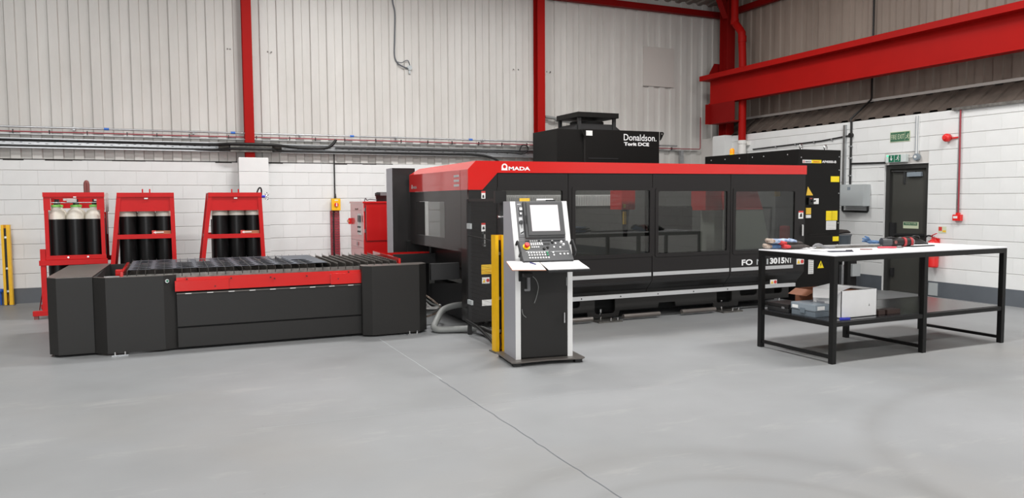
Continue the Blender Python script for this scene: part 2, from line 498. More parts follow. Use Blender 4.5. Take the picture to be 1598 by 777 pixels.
def block_mesh(L, H, axis):
    b = MB()
    g = 0.0003; c = 0.004; D = 0.012
    # chamfered slab, face towards -axis
    def P(t, z, d): return (t, d, z) if axis == 'Y' else (d, t, z)
    o = [(g, 0.003), (L - g, 0.003), (L - g, H - 0.003), (g, H - 0.003)]
    i = [(g + .0006, .003 + c), (L - g - .0006, .003 + c), (L - g - .0006, H - .003 - c), (g + .0006, H - .003 - c)]
    vs = [P(t, z, D) for t, z in o] + [P(t, z, 0.0035) for t, z in o] + [P(t, z, 0) for t, z in i]
    fs = [(4, 5, 1, 0), (5, 6, 2, 1), (6, 7, 3, 2), (7, 4, 0, 3), (8, 9, 5, 4), (9, 10, 6, 5), (10, 11, 7, 6), (11, 8, 4, 7), (8, 9, 10, 11)]
    b.add(vs, fs)
    me = b.mesh('block'); me.materials.append(MATS['block_white']); return me
BLK = {}
def put_blocks(wall, axis, plane, t0, t1, z0, z1, skip=None, jitter=0.0003, L=0.45, H=0.225):
    k = 0; z = z0
    while z < z1 - 0.03:
        h = min(H, z1 - z)
        t = t0 - (L / 2 if (round(z / H)) % 2 else 0)
        while t < t1 - 0.02:
            a, b2 = max(t, t0), min(t + L, t1)
            t += L
            if b2 - a < 0.03: continue
            segs = [(a, b2)]
            if skip:
                s0, s1, sz = skip
                if z < sz - 0.01:
                    segs = [(p, q) for p, q in ((a, min(b2, s0)), (max(a, s1), b2)) if q - p > 0.03]
            for p, q in segs:
                key = (round(q - p, 3), round(h, 3), axis)
                if key not in BLK: BLK[key] = block_mesh(q - p, h, axis)
                o = bpy.data.objects.new('block', BLK[key]); COL.objects.link(o)
                d = plane + random.uniform(-jitter, jitter)
                o.location = (p, d, z) if axis == 'Y' else (d, p, z)
                o.parent = wall
        z += h
# profiled sheeting
PITCH, RIB = 0.28, 0.032
def sheet_profile(n):
    out = []
    for k in range(n):
        o = k * PITCH
        out += [(o, 0), (o + .125, 0), (o + .14, RIB), (o + .265, RIB)]
    out.append((n * PITCH, 0)); return out
def sheet_verts(n, P0, P1):
    """P0(t,d), P1(t,d) map profile to the lower and upper edge; d>0 is recessed"""
    pr = sheet_profile(n); b = MB()
    vs = [P0(t, d) for t, d in pr] + [P1(t, d) for t, d in pr]; m = len(pr)
    b.add(vs, [(i, i + 1, m + i + 1, m + i) for i in range(m - 1)])
    return b

wb = MB().box(XL - .3, 11.5, YB + .0125, 14.0, 0, 2.19).obj('wall_back', 'mortar_painted', kind='structure')
put_blocks(wb, 'Y', YB, -5.4, 3.6, 0.225, 2.19)
MB().box(3.6, 10.9, YB, YB + .0125, 0, 2.19).obj('plain_blockwork', 'block_white', wb)
MB().box(XL, -5.4, YB, YB + .0125, 0, 2.19).obj('plain_blockwork', 'far_block', wb)
MB().box(XL - .3, 11.5, 13.72, 14.0, 2.19, 6.2).obj('backing', 'gap_dark', wb)
# crumbling dark gap under the sheets
g = MB()
x = -3.0
while x < 3.6:
    w = random.uniform(.1, .5); hgt = random.choice([.004, .006, .01, .016])
    g.box(x, x + w, YB - .004, YB + .03, 2.19 - hgt, 2.198); x += w
g.obj('gap_shadow_line', 'gap_dark', wb)
YC = 13.60
meU = None
for k in range(-9, 10):
    x0 = k * 4 * PITCH + 0.1
    if x0 > 11.2: break
    b = sheet_verts(4, lambda t, d: (t, d, 2.56), lambda t, d: (t, d, 5.9))
    if meU is None:
        meU = b.mesh('cladding_sheet'); meU.materials.append(MATS['clad_white'])
        meL = sheet_verts(4, lambda t, d: (t, d + .012, 2.195), lambda t, d: (t, d + .012, 2.62)).mesh('cladding_sheet'); meL.materials.append(MATS['clad_white'])
    for me in (meU, meL):
        o = link('cladding_sheet', me, wb); o.location = (x0, YC, 0)
# overlapping patch sheets round the columns and the blanked-off opening
for xc, n, zt in ((0.94, 3, 3.98), (5.98, 4, 3.98)):
    i0 = round((xc - .1) / PITCH) * PITCH + .1
    sheet_verts(n, lambda t, d: (i0 + t, YC + d - .005, 2.55), lambda t, d: (i0 + t, YC + d - .005, zt)).obj('patch_sheet', 'clad_white', wb)
MB().box(9.18, 9.95, YC - .03, YC + .002, 3.91, 4.73).obj('blanking_panel', 'clad_panel', wb)
fs = MB()
for k in range(46):
    xx = -2.5 + k * PITCH + .16
    if k % 2: continue
    fs.cyl((xx, YC + .033 - .001, 4.17 + random.uniform(-.02, .02)), (xx, YC + .018, 4.17), .014, .008, 8)
for xx in (.98, 1.02, 1.62, 1.68, 6.2, 6.3, 6.92, 7.0):
    fs.cyl((xx, YC, 4.06), (xx, YC - .014, 4.06), .014, .008, 8)
fs.obj('fasteners', 'steel_rough', wb, kind='stuff')
# block piers carrying the columns
for x0, x1, y0, zt in ((1.08, 1.55, 13.30, 2.262),):
    MB().box(x0 + .004, x1 - .004, y0 + .0125, YB + .01, 0, zt - .004).obj('pier_core', 'block_white', wb)
    z = .225
    while z < zt - .02:
        h = min(.225, zt - z)
        MB().bbox(x0, x1, y0, YB, z + .0025, z + h - .0025, .004).obj('pier_block', 'block_white', wb)
        z += h
MB().box(-9.4, 1.08, YB - .006, YB + .004, 0, .228).obj('baseboard_back', 'skirt_grey', kind='structure')

wr = MB().box(XR + .0125, 11.15, 9.0, 13.72, 0, 2.83).box(XR + .0125, 11.15, YF, 8.09, 0, 2.83).box(XR + .0125, 11.15, 8.09, 9.0, 2.06, 2.83).box(XR + .14, 11.15, 8.88, 9.0, 0, 2.06).obj('wall_right', 'mortar_painted', kind='structure')
put_blocks(wr, 'X', XR, 3.60, 13.05, 0.225, 2.83, skip=(8.09, 8.88, 2.06))
MB().box(XR, XR + .0125, YF, 3.60, 0, 2.83).obj('plain_blockwork', 'far_block', wr)
MB().box(XR - .002, XR + .14, 8.875, 8.885, 0, 2.06).box(XR + .0005, XR + .14, 8.084, 8.0895, 0, 2.06).box(XR + .0005, XR + .14, 8.09, 8.88, 2.0605, 2.066).obj('door_reveal', 'block_white', wr)
MB().box(XR - .006, XR + .004, YF, 8.088, 0, .238).obj('baseboard_right', 'skirt_grey', kind='structure')
MB().box(XR - .006, XR + .004, 8.882, 12.9, 0, .238).obj('baseboard_right', 'skirt_grey', kind='structure')
XC = 11.2
MB().box(XC + .06, 11.5, YF, 14.0, 2.83, 9.0).obj('backing', 'gap_dark', wr)
for k in range(0, 21):
    y1 = 13.6 - k * 4 * PITCH
    if y1 - 1.12 < YF: break
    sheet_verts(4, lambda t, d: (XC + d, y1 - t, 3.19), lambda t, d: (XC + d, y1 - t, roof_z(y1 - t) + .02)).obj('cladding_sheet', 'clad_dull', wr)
    y2 = 12.86 - k * 4 * PITCH
    if k < 15:
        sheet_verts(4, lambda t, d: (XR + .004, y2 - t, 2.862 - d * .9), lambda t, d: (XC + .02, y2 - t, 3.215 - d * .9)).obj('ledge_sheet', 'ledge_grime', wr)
MB().box(XC - .035, XC + .01, -3.0, 12.86, 3.19, 3.235).obj('sheet_flashing', 'clad_panel', wr)
e = MB(); y = 13.0
while y > 5:
    e.box(XC - .012, XC + .02, y - .2, y, 3.172, 3.186); y -= .56
e.obj('flashing_gaps', 'gap_dark', wr)
MB().box(XR - .05, XR + .0, 2.0, 7.7, 2.815, 2.855).obj('wall_top_trunking', 'steel_rough', wr)
# pier in the far corner
for k in range(12):
    z = .225 * k + .13
    MB().bbox(10.53, 10.9, 12.6, 12.98, z + .002, min(z + .223, 2.845), .004).obj('pier_block', 'block_white', wr)
MB().box(10.534, 10.9, 12.604, 12.976, 0, 2.84).obj('pier_core', 'block_white', wr)

wl = MB().box(XL - .3, XL, YF - .3, 13.7, 0, 2.2).obj('wall_left', 'far_block', kind='structure')
sheet_verts(82, lambda t, d: (XL - d, YF + t, 2.2), lambda t, d: (XL - d, YF + t, roof_z(YF + t) + .02)).obj('cladding', 'far_white', wl)
wf = MB().box(XL - .3, 11.2, YF - .3, YF, 0, 2.2).obj('wall_front', 'far_block', kind='structure')
sheet_verts(73, lambda t, d: (XL + t, YF - d, 2.2), lambda t, d: (XL + t, YF - d, 5.9)).obj('cladding', 'far_white', wf)
# roof: two slopes of profiled sheet
c1 = sheet_verts(75, lambda t, d: (XL - .1 + t, 13.9, roof_z(13.9) + d), lambda t, d: (XL - .1 + t, 2, roof_z(2.001) + d))
ce = c1.obj('ceiling', 'roof_sheet', kind='structure')
sheet_verts(75, lambda t, d: (XL - .1 + t, 2, roof_z(2.001) + d), lambda t, d: (XL - .1 + t, YF - .2, roof_z(YF - .2) + d)).obj('roof_slope', 'roof_sheet', ce)
for y in (11.2, 8.6, 6.0, 3.4):
    MB().box(XL, 11.2, y - .03, y + .03, roof_z(y) - .17, roof_z(y) - .002).obj('purlin', 'galv', ce)

# ------------------------------------------------------------------ steelwork
def i_column(name, label, x, y, w, d, z0, z1, m='red_steel'):
    t = thing(name, label, 'column', (x, y, z0))
    MB().box(x - w / 2, x + w / 2, y - d / 2, y - d / 2 + .012, z0, z1).obj('flange', m, t)
    MB().box(x - w / 2, x + w / 2, y + d / 2 - .012, y + d / 2, z0, z1).obj('flange', m, t)
    MB().box(x - .005, x + .005, y - d / 2 + .012, y + d / 2 - .012, z0, z1).obj('web', m, t)
    return t
c = i_column('steel_column', 'red steel column on the white pier behind the gas cylinder racks', 1.275, 13.5, .15, .17, 2.262, 5.6)
MB().box(1.22, 1.33, 13.43, 13.56, 3.93, 3.95).obj('splice_plate', 'red_steel', c)
i_column('steel_column', 'red steel column rising behind the black dust collector', 6.70, 13.49, .16, .19, 0.0, 5.6)
cc = i_column('steel_column', 'dark red steel column in the far corner carrying the long beam', 10.72, 12.78, .2, .24, 2.845, 5.72, 'red_dark')
# knee gusset of the corner column
MB().prism([(10.75, 4.02), (10.40, 4.02), (10.44, 4.16), (10.56, 4.36), (10.75, 4.36)], 12.985, 13.0, 'Y').obj('gusset_plate', 'red_dark', cc)
MB().bar((10.68, 12.76, 5.3), (10.3, 12.6, 5.75), .12, .16).obj('rafter_haunch', 'red_dark', cc)
bm_ = thing('crane_beam', 'long red steel beam running along the right wall above the fire exit', 'beam', (10.35, 9, 3.5))
YN = 3.0
MB().box(10.26, 10.66, YN, 13.1, 3.99, 4.09).obj('top_flange', 'red_steel', bm_)
MB().box(10.45, 10.49, YN, 12.98, 3.52, 3.99).obj('web', 'red_steel', bm_)
MB().box(10.41, 10.6, YN, 12.98, 3.49, 3.52).obj('bottom_flange', 'red_steel', bm_)
br = thing('beam_bracket', 'dark red boxed bracket under the far end of the long beam', 'bracket', (10.5, 12.7, 3.08))
MB().box(10.40, 10.60, 12.60, 12.9, 3.1, 3.488).obj('bracket_web', 'red_dark', br)
MB().box(10.28, 10.62, 12.90, 12.92, 3.08, 3.488).obj('end_plate', 'red_dark', br)
MB().box(10.38, 10.62, 12.15, 12.9, 3.08, 3.1).obj('bottom_plate', 'red_dark', br)
MB().box(10.38, 10.40, 12.15, 12.9, 3.1, 3.488).obj('side_plate', 'red_dark', br)
eb = thing('eaves_beam', 'thin red eaves rail along the top of the back wall cladding', 'beam', (8, 13.5, 5.45))
MB().box(2.5, 11.15, 13.44, 13.56, 5.45, 5.57).obj('rail', 'red_dark', eb)
eb = thing('eaves_beam', 'red rail along the top of the right wall cladding above the corner', 'beam', (11.1, 9, 5.43))
MB().box(11.05, 11.15, 3, 13.4, 5.43, 5.55).obj('rail', 'red_dark', eb)
dp = thing('drain_pipe', 'dark red round drainpipe with a swan neck in the far corner', 'pipe', (10.6, 12.15, 0))
MB().tube(spline([(10.6, 12.42, 6.0), (10.6, 12.42, 5.2), (10.6, 12.40, 5.08), (10.6, 12.22, 4.87), (10.6, 12.2, 4.75), (10.6, 12.16, 4.0), (10.6, 12.155, 2.7)], 5), .075, 14).obj('red_pipe', 'red_steel', dp)
MB().cyl((10.6, 12.42, 5.05), (10.6, 12.42, 5.16), .084).obj('socket', 'red_steel', dp)
MB().cyl((10.6, 12.19, 4.66), (10.6, 12.19, 4.78), .084).obj('socket', 'red_steel', dp)
MB().cyl((10.6, 12.155, 0.0), (10.6, 12.155, 2.68), .08).obj('white_base_pipe', 'pvc_white', dp)
MB().cyl((10.6, 12.155, 2.63), (10.6, 12.155, 2.7), .092).box(10.66, 10.72, 12.05, 12.1, 2.6, 2.69).obj('collar', 'pvc_white', dp)

# ------------------------------------------------------------------ services along the back wall
def tube_thing(name, label, cat, pts, r, m, n=8, group=None):
    b = MB(); b.tube(pts, r, n)
    return single(b, name, m, label, cat, pts[0], group)
p = thing('steel_conduit', 'thin galvanised steel conduit along the back wall, topmost of the pipes', 'conduit', (-4, 13.5, 2.67))
MB().tube([(-4, 13.5, 2.672), (10.0, 13.5, 2.664)], .0145, 8).obj('conduit_tube', 'galv', p)
for x in (-.84, 1.02, 3.0, 5.25): MB().cyl((x - .035, 13.5, 2.671), (x + .035, 13.5, 2.671), .02).obj('blue_clip', 'clip_blue', p)
for k in range(8):
    x = -3 + k * 1.7; MB().box(x, x + .03, 13.5, 13.6, 2.64, 2.69).obj('saddle', 'galv', p)
p = thing('red_fire_cable', 'red fire alarm cable clipped along the back wall under the conduit', 'cable', (-4, 13.53, 2.6))
MB().tube([(-4, 13.53, 2.607)] + [(x, 13.53, 2.606 + random.uniform(-.004, .004)) for x in range(-3, 10)] + [(10.62, 13.53, 2.61)], .010, 6).obj('cable', 'strut_red', p)
MB().tube([(10.62, 13.53, 2.61), (10.64, 13.53, 2.63), (10.64, 13.53, 3.3)], .010, 6).obj('cable', 'strut_red', p)
MB().box(-4, 10.6, 13.545, 13.6, 2.565, 2.575).obj('support_strip', 'galv', p)
for k in range(26):
    x = -2.6 + k * .5 + random.uniform(-.06, .06); MB().box(x, x + .012, 13.515, 13.55, 2.575, 2.635).obj('clip', 'cable_black', p)
p = thing('cable_tray', 'long galvanised perforated cable tray on the back wall above the blockwork', 'cable tray', (-4, 13.5, 2.35))
MB().box(-4, 6.8, 13.56, 13.566, 2.36, 2.5).obj('tray_back', 'galv', p)
MB().box(-4, 6.8, 13.5, 13.56, 2.355, 2.361).box(-4, 6.8, 13.495, 13.501, 2.355, 2.372).obj('lower_lip', 'galv', p)
MB().box(-4, 6.8, 13.5, 13.56, 2.5, 2.506).box(-4, 6.8, 13.495, 13.501, 2.492, 2.506).obj('upper_lip', 'galv', p)
h = MB()
for k in range(90):
    x = -3 + k * .11
    h.box(x, x + .035, 13.5585, 13.561, 2.425 + (k % 2) * .018, 2.432 + (k % 2) * .018)
h.obj('slots', 'gap_dark', p, kind='stuff')
# jog of the tray round the column and pier
MB().box(.96, 1.62, 13.34, 13.42, 2.35, 2.5).obj('jog_cover', 'steel_rough', p)
MB().bar((1.62, 13.4, 2.43), (1.78, 13.52, 2.43), .05, .14).obj('jog_return', 'steel_rough', p)
MB().bar((.80, 13.52, 2.43), (.96, 13.4, 2.43), .05, .14).obj('jog_return', 'steel_rough', p)
tube_thing('black_power_cable', 'thick black cable lying in the upper part of the tray', 'cable',
           spline([(-4, 13.53, 2.482), (-1, 13.53, 2.48), (.6, 13.5, 2.47), (1, 13.32, 2.475), (1.6, 13.32, 2.475), (2.0, 13.49, 2.452), (2.45, 13.49, 2.445), (2.62, 13.47, 2.49), (2.715, 13.47, 2.6)], 6), .024, 'cable_black')
tube_thing('black_power_cable', 'thick black cable along the bottom of the tray, dropping behind the red hood', 'cable',
           spline([(-4, 13.52, 2.385), (-1, 13.52, 2.385), (.6, 13.5, 2.382), (1, 13.32, 2.4), (1.6, 13.32, 2.4), (2.0, 13.49, 2.385), (4.6, 13.48, 2.39), (5.4, 13.48, 2.385), (5.75, 13.46, 2.3), (5.95, 13.44, 2.1)], 6), .022, 'cable_black')
tube_thing('black_thin_cable', 'thin black cable looping out of the tray beside the dust collector', 'cable',
           spline([(2.7, 13.49, 2.455), (4.6, 13.49, 2.452), (6.0, 13.47, 2.44), (6.3, 13.46, 2.42), (6.42, 13.45, 2.5), (6.4, 13.45, 2.58), (6.3, 13.46, 2.58), (6.26, 13.48, 2.48)], 6), .013, 'cable_black')
tube_thing('switch_drop_cable', 'black cable dropping from the tray to the yellow isolator switch', 'cable', [(2.69, 13.55, 2.35), (2.69, 13.55, 1.62)], .012, 'cable_black')
hc = thing('loose_wall_cable', 'loose dark cable hanging down the white cladding to a small junction box', 'cable', (3.84, 13.57, 4))
MB().tube(spline([(3.79, 13.57, 5.3), (3.8, 13.57, 5.1), (3.84, 13.58, 4.9), (3.83, 13.58, 4.5), (3.82, 13.58, 4.17), (3.86, 13.58, 4.04), (3.95, 13.57, 3.97), (4.08, 13.57, 3.93)], 6), .013, 6).obj('cable', 'skirt_grey', hc)
MB().tube(spline([(3.86, 13.57, 4.04), (3.95, 13.56, 4.03), (4.02, 13.56, 4.07), (4.07, 13.56, 4.07), (4.1, 13.56, 3.99)], 6), .008, 6).obj('cable_tail', 'skirt_grey', hc)
MB().lathe([(.045, 13.56), (.045, 13.6)], (4.1, 0, 3.95), 14, 'Y').box(4.08, 4.11, 13.56, 13.59, 3.84, 3.9).obj('junction_box', 'grey_box', hc)

# yellow isolator on red perforated strut
st = thing('cable_strut', 'dark red perforated steel channel under the yellow isolator switch', 'channel', (2.68, 13.55, 0))
sl = [circ(.0, .0, .001)]
holes = [rect(-.078, .078, 0.0, 1.36)]
for k in range(30):
    z = .05 + k * .044
    for dx in (-.045, 0.02, .05): holes.append(rect(dx - .011, dx + .011, z, z + .014)[::-1])
plate(holes, 'channel_web', 'strut_red', st, front(2.68, 13.53, 0), .004)
MB().box(2.602, 2.608, 13.53, 13.575, 0, 1.36).obj('channel_side', 'strut_red', st)
MB().box(2.752, 2.758, 13.53, 13.575, 0, 1.36).obj('channel_side', 'strut_red', st)
MB().tube([(2.655, 13.52, 1.36), (2.65, 13.515, .9), (2.652, 13.52, .1)], .013, 6).obj('cable', 'cable_black', st)
iso = thing('isolator_switch', 'yellow wall isolator box with a red rotary knob', 'switch', (2.69, 13.5, 1.36))
MB().bbox(2.613, 2.766, 13.44, 13.53, 1.363, 1.572, .012).obj('housing', 'yellow', iso)
kn = MB().lathe([(.036, 13.42), (.036, 13.44)], (2.69, 0, 1.465), 16, 'Y').obj('rotary_knob', 'estop_red', iso)
MB().box(2.682, 2.698, 13.405, 13.421, 1.435, 1.495).obj('pointer', 'label_white', kn)
MB().box(2.66, 2.72, 13.438, 13.442, 1.535, 1.55).obj('label_strip', 'label_white', iso)
MB().lathe([(.02, 1.572), (.02, 1.6), (.012, 1.66)], (2.69, 13.53, 0), 10).obj('cable_gland', 'cable_black', iso)

# ------------------------------------------------------------------ right wall fittings
d = thing('door_1', 'dark grey fire exit door in the white block wall on the right', 'door', (XR + .1, 8.5, 0), kind='structure')
MB().box(XR + .03, XR + .12, 8.80, 8.873, 0, 2.055).box(XR + .03, XR + .12, 8.092, 8.15, 0, 2.055).box(XR + .03, XR + .12, 8.15, 8.80, 1.99, 2.055).obj('door_frame', 'door_frame', d)
lf = MB().box(XR + .09, XR + .135, 8.15, 8.8, .005, 1.99).obj('door_leaf', 'door_grey', d)
MB().bar((XR + .06, 8.16, .945), (XR + .06, 8.79, .93), .035, .03).obj('push_bar', 'black_matt', d)
MB().box(XR + .04, XR + .09, 8.70, 8.79, .9, 1.12).box(XR + .05, XR + .09, 8.72, 8.77, .25, .38).obj('bar_latch', 'black_matt', d)
MB().bbox(XR + .04, XR + .09, 8.25, 8.5, 1.86, 1.93, .008).obj('door_closer', 'grey_plastic2', d)
MB().bar((XR + .06, 8.36, 1.94), (XR + .05, 8.78, 1.96), .015, .015).box(XR + .07, XR + .09, 8.55, 8.58, 1.75, 1.96).obj('closer_arm', 'steel', d)
sg = MB().box(XR + .086, XR + .09, 8.3, 8.575, 1.035, 1.14).obj('push_bar_sign', 'sign_glow', d)
MB().box(XR + .084, XR + .087, 8.32, 8.565, 1.085, 1.132).obj('sign_band', 'sign_green', sg)
text('PUSH BAR TO OPEN', 'lettering', 'sign_glow', sg, leftf(XR + .0835, 8.535, 1.10), w=.2, h=.022, bold=.01)

def wall_text(s, m, parent, y, z, w, h, x=None, **k):
    return text(s, 'lettering', m, parent, leftf(XR - .012 if x is None else x, y, z), w=w, h=h, **k)
s = thing('fire_exit_sign', 'green FIRE EXIT sign above the emergency lamp on the white wall', 'sign', (XR, 8.6, 2.42))
MB().box(XR - .008, XR - .002, 8.42, 8.785, 2.42, 2.585).obj('sign_border', 'sign_glow', s)
MB().box(XR - .011, XR - .007, 8.43, 8.775, 2.43, 2.575).obj('sign_board', 'sign_green', s)
wall_text('FIRE EXIT', 'sign_glow', s, 8.76, 2.465, .24, .075, bold=.0)
MB().box(XR - .0125, XR - .0105, 8.508, 8.511, 2.435, 2.57).obj('divider_line', 'sign_glow', s)
def running_man(parent, x, y, z, sc, m):
    b = MB()
    def seg(a, c, w):
        a = Vector((x, y - a[0] * sc, z + a[1] * sc)); c = Vector((x, y - c[0] * sc, z + c[1] * sc))
        dd = (c - a).normalized(); n = Vector((0, -dd.z, dd.y)) * w * sc / 2
        b.add([a - n, a + n, c + n, c - n], [(0, 1, 2, 3)])
    b.add([(x, y - (.58 + .1 * math.cos(q * PI / 4)) * sc, z + (.95 + .1 * math.sin(q * PI / 4)) * sc) for q in range(8)], [tuple(range(8))])
    seg((.5, .85), (.4, .42), .18); seg((.42, .45), (.72, .3), .12); seg((.7, .32), (.62, .02), .1)
    seg((.42, .42), (.2, .25), .12); seg((.22, .27), (.0, .2), .1); seg((.5, .8), (.8, .62), .09); seg((.5, .8), (.25, .62), .09)
    return b.obj('running_figure', m, parent)
running_man(s, XR - .0125, 8.5, 2.455, .085, 'sign_glow')
s = thing('emergency_light', 'illuminated green exit lamp box directly above the fire door', 'exit sign', (XR, 8.6, 2.09))
MB().bbox(XR - .075, XR - .002, 8.435, 8.81, 2.092, 2.218, .012).obj('housing', 'em_body', s)
MB().box(XR - .078, XR - .074, 8.645, 8.745, 2.1, 2.21).obj('green_panel', 'em_green', s)
MB().box(XR - .078, XR - .074, 8.525, 8.635, 2.1, 2.21).obj('green_panel', 'em_green', s)
MB().bar((XR - .0795, 8.695, 2.15), (XR - .0795, 8.695, 2.2), .01, .01).add([(XR - .0795, 8.72, 2.155), (XR - .0795, 8.67, 2.155), (XR - .0795, 8.695, 2.118)], [(0, 1, 2)]).obj('arrow', 'label_white', s)
running_man(s, XR - .0795, 8.615, 2.115, .085, 'label_white')
MB().lathe([(.012, XR - .082), (.012, XR - .072)], (0, 8.765, 2.2), 10, 'X').obj('status_lamp', 'em_lamp', s)
s = thing('round_junction_box', 'round grey junction box with a vertical conduit beside the exit lamp', 'junction box', (XR, 8.28, 2.1))
MB().lathe([(.05, XR - .05), (.055, XR - .04), (.055, XR)], (0, 8.28, 2.16), 16, 'X').obj('box_body', 'grey_plastic2', s)
MB().lathe([(.022, XR - .055), (.022, XR - .048)], (0, 8.285, 2.165), 12, 'X').obj('cover', 'label_white', s)
MB().box(XR - .03, XR - .001, 8.265, 8.305, 2.215, 2.80).obj('conduit_back', 'label_white', s)
MB().box(XR - .032, XR - .028, 8.262, 8.272, 2.215, 2.80).box(XR - .032, XR - .028, 8.298, 8.308, 2.215, 2.80).obj('conduit_edges', 'grey_plastic2', s)
MB().tube([(XR - .015, 8.34, 2.165), (XR - .015, 8.43, 2.165)], .008, 6).obj('lamp_cable', 'pvc_white', s)
s = thing('fuse_box', 'pale grey metal enclosure on the white wall left of the fire door', 'electrical box', (XR, 9.4, 1.39))
MB().bbox(XR - .16, XR - .003, 9.145, 9.655, 1.39, 1.755, .006).obj('enclosure', 'grey_box', s)
MB().box(XR - .168, XR - .158, 9.15, 9.65, 1.395, 1.75).obj('cover_plate', 'grey_box', s)
MB().box(XR - .171, XR - .167, 9.41, 9.47, 1.665, 1.715).obj('maker_plate', 'grey_plastic2', s)
s = thing('black_conduit_run', 'black conduit on the right wall running to the grey enclosure', 'conduit', (XR, 9.55, 1.3))
X_ = XR - .02
MB().tube([(X_, 9.55, 2.83), (X_, 9.55, 1.76)], .017, 8).obj('drop', 'cable_black', s)
MB().tube([(X_, 9.55, 2.6), (X_, 10.2, 2.55), (X_, 11.95, 2.51)], .012, 8).obj('long_run', 'cable_black', s)
MB().tube([(X_, 9.55, 2.115), (X_, 8.85, 2.10)], .014, 8).obj('branch_to_door', 'cable_black', s)
MB().tube([(X_, 9.70, 1.64), (X_, 9.70, 1.315), (X_, 9.69, 1.30), (X_, 9.18, 1.295), (X_, 9.17, 1.31), (X_, 9.17, 1.395)], .016, 8).obj('lower_loop', 'cable_black', s)
MB().lathe([(.04, XR - .05), (.04, XR)], (0, 9.55, 2.6), 12, 'X').obj('tee_box', 'cable_black', s)
MB().tube([(XC - .03, 9.55, 5.6), (XC - .03, 9.55, 3.26), (XC - .05, 9.55, 3.22), (XR - .04, 9.55, 2.87), (XR - .02, 9.55, 2.8)], .016, 8).obj('upper_drop', 'cable_black', s)
for yy, z_ in ((9.95, 2.56), (10.35, 2.545), (10.8, 2.535), (11.3, 2.522)): MB().box(XR - .035, XR, yy, yy + .03, z_ - .025, z_ + .02).obj('saddle', 'galv', s)
for z_ in (2.4, 2.2, 1.9): MB().box(XR - .045, XR, 9.525, 9.575, z_, z_ + .02).obj('saddle', 'galv', s)
s = thing('steel_trunking', 'narrow galvanised vertical trunking left of the grey enclosure', 'trunking', (XR, 9.68, 1.66))
MB().box(XR - .04, XR - .001, 9.655, 9.71, 1.7, 2.785).obj('channel', 'galv', s)
MB().box(XR - .06, XR - .001, 9.65, 9.73, 1.62, 1.72).obj('end_box', 'grey_plastic2', s)
MB().box(XR - .043, XR - .039, 9.675, 9.69, 1.72, 2.78).obj('slot', 'steel_rough', s)
s = thing('alarm_sounder', 'red fire alarm sounder beside the vertical red cable', 'alarm', (XR, 7.76, 2.37))
MB().lathe([(.03, XR - .10), (.05, XR - .095), (.062, XR - .07), (.062, XR - .03), (.045, XR - .03), (.045, XR)], (0, 7.76, 2.42), 18, 'X').obj('sounder_body', 'estop_red', s)
MB().lathe([(.028, XR - .112), (.03, XR - .098)], (0, 7.765, 2.42), 14, 'X').obj('lens', 'estop_red', s)
MB().tube([(XR - .02, 7.7, 2.415), (XR - .02, 7.6, 2.42)], .008, 6).tube([(XR - .02, 7.7, 2.4), (XR - .02, 7.6, 2.41)], .006, 6).obj('cable_link', 'estop_red', s)
s = thing('alarm_conduit', 'vertical red fire alarm conduit on the right wall above the call point', 'conduit', (XR, 7.58, 1.28))
MB().box(XR - .022, XR - .001, 7.575, 7.6, 1.29, 2.83).obj('backing_strip', 'galv', s)
MB().tube([(XR - .028, 7.575, 2.84), (XR - .028, 7.565, 2.0), (XR - .028, 7.56, 1.28)], .012, 8).obj('red_cable', 'strut_red', s)
s = thing('fire_call_point', 'small red break glass call point on the white wall', 'call point', (XR, 7.57, 1.18))
MB().bbox(XR - .06, XR - .001, 7.505, 7.63, 1.18, 1.272, .005).obj('housing', 'estop_red', s)
MB().box(XR - .063, XR - .059, 7.55, 7.615, 1.215, 1.25).obj('glass_panel', 'label_white', s)
MB().box(XR - .05, XR - .01, 7.54, 7.585, 1.272, 1.3).obj('cable_gland', 'estop_red', s)
s = thing('extinguisher_sign', 'small red and cream fire extinguisher instruction sign', 'sign', (XR, 7.82, .98))
MB().box(XR - .005, XR - .001, 7.76, 7.89, .985, 1.085).obj('sign_board', 'sign_glow', s)
MB().box(XR - .0065, XR - .004, 7.83, 7.885, 1.02, 1.08).obj('red_panel', 'label_red', s)
MB().box(XR - .0065, XR - .004, 7.765, 7.82, 1.0, 1.03).obj('orange_panel', 'label_amber', s)
s = thing('fire_extinguisher', 'red fire extinguisher hung on the wall right of the fire door', 'extinguisher', (XR - .1, 7.9, .46))
cx, cy = XR - .1, 7.9
MB().lathe([(.02, .46), (.078, .465), (.082, .49), (.082, .80), (.07, .85), (.035, .885), (.025, .89), (.025, .915)], (cx, cy, 0), 22).obj('body', 'estop_red', s)
MB().lathe([(.084, .6), (.084, .75)], (cx, cy, 0), 22).obj('label_band', 'label_red', s)
MB().box(cx - .088, cx - .075, cy - .03, cy + .045, .66, .71).obj('white_label', 'label_white', s)
MB().lathe([(.022, .905), (.022, .945)], (cx, cy, 0), 10).obj('valve', 'steel', s)
MB().bar((cx - .01, cy + .02, .945), (cx - .05, cy - .09, .985), .02, .008).bar((cx - .01, cy + .02, .93), (cx - .06, cy - .1, .915), .02, .008).obj('lever_handle', 'estop_red', s)
MB().tube(spline([(cx, cy + .02, .935), (cx - .01, cy + .09, .94), (cx - .02, cy + .135, .88), (cx - .02, cy + .135, .8), (cx - .02, cy + .1, .55)], 6), .013, 8).obj('hose', 'cable_black', s)
MB().box(XR - .03, XR, cy - .04, cy + .04, .8, .9).obj('wall_bracket', 'estop_red', s)
MB().box(XR - .018, XR - .006, 7.87, 8.02, .02, .215).obj('metal_plate', 'grey_box')
o = bpy.data.objects['metal_plate']; o['label'] = 'small pale metal cover plate on the grey skirting by the extinguisher'; o['category'] = 'plate'

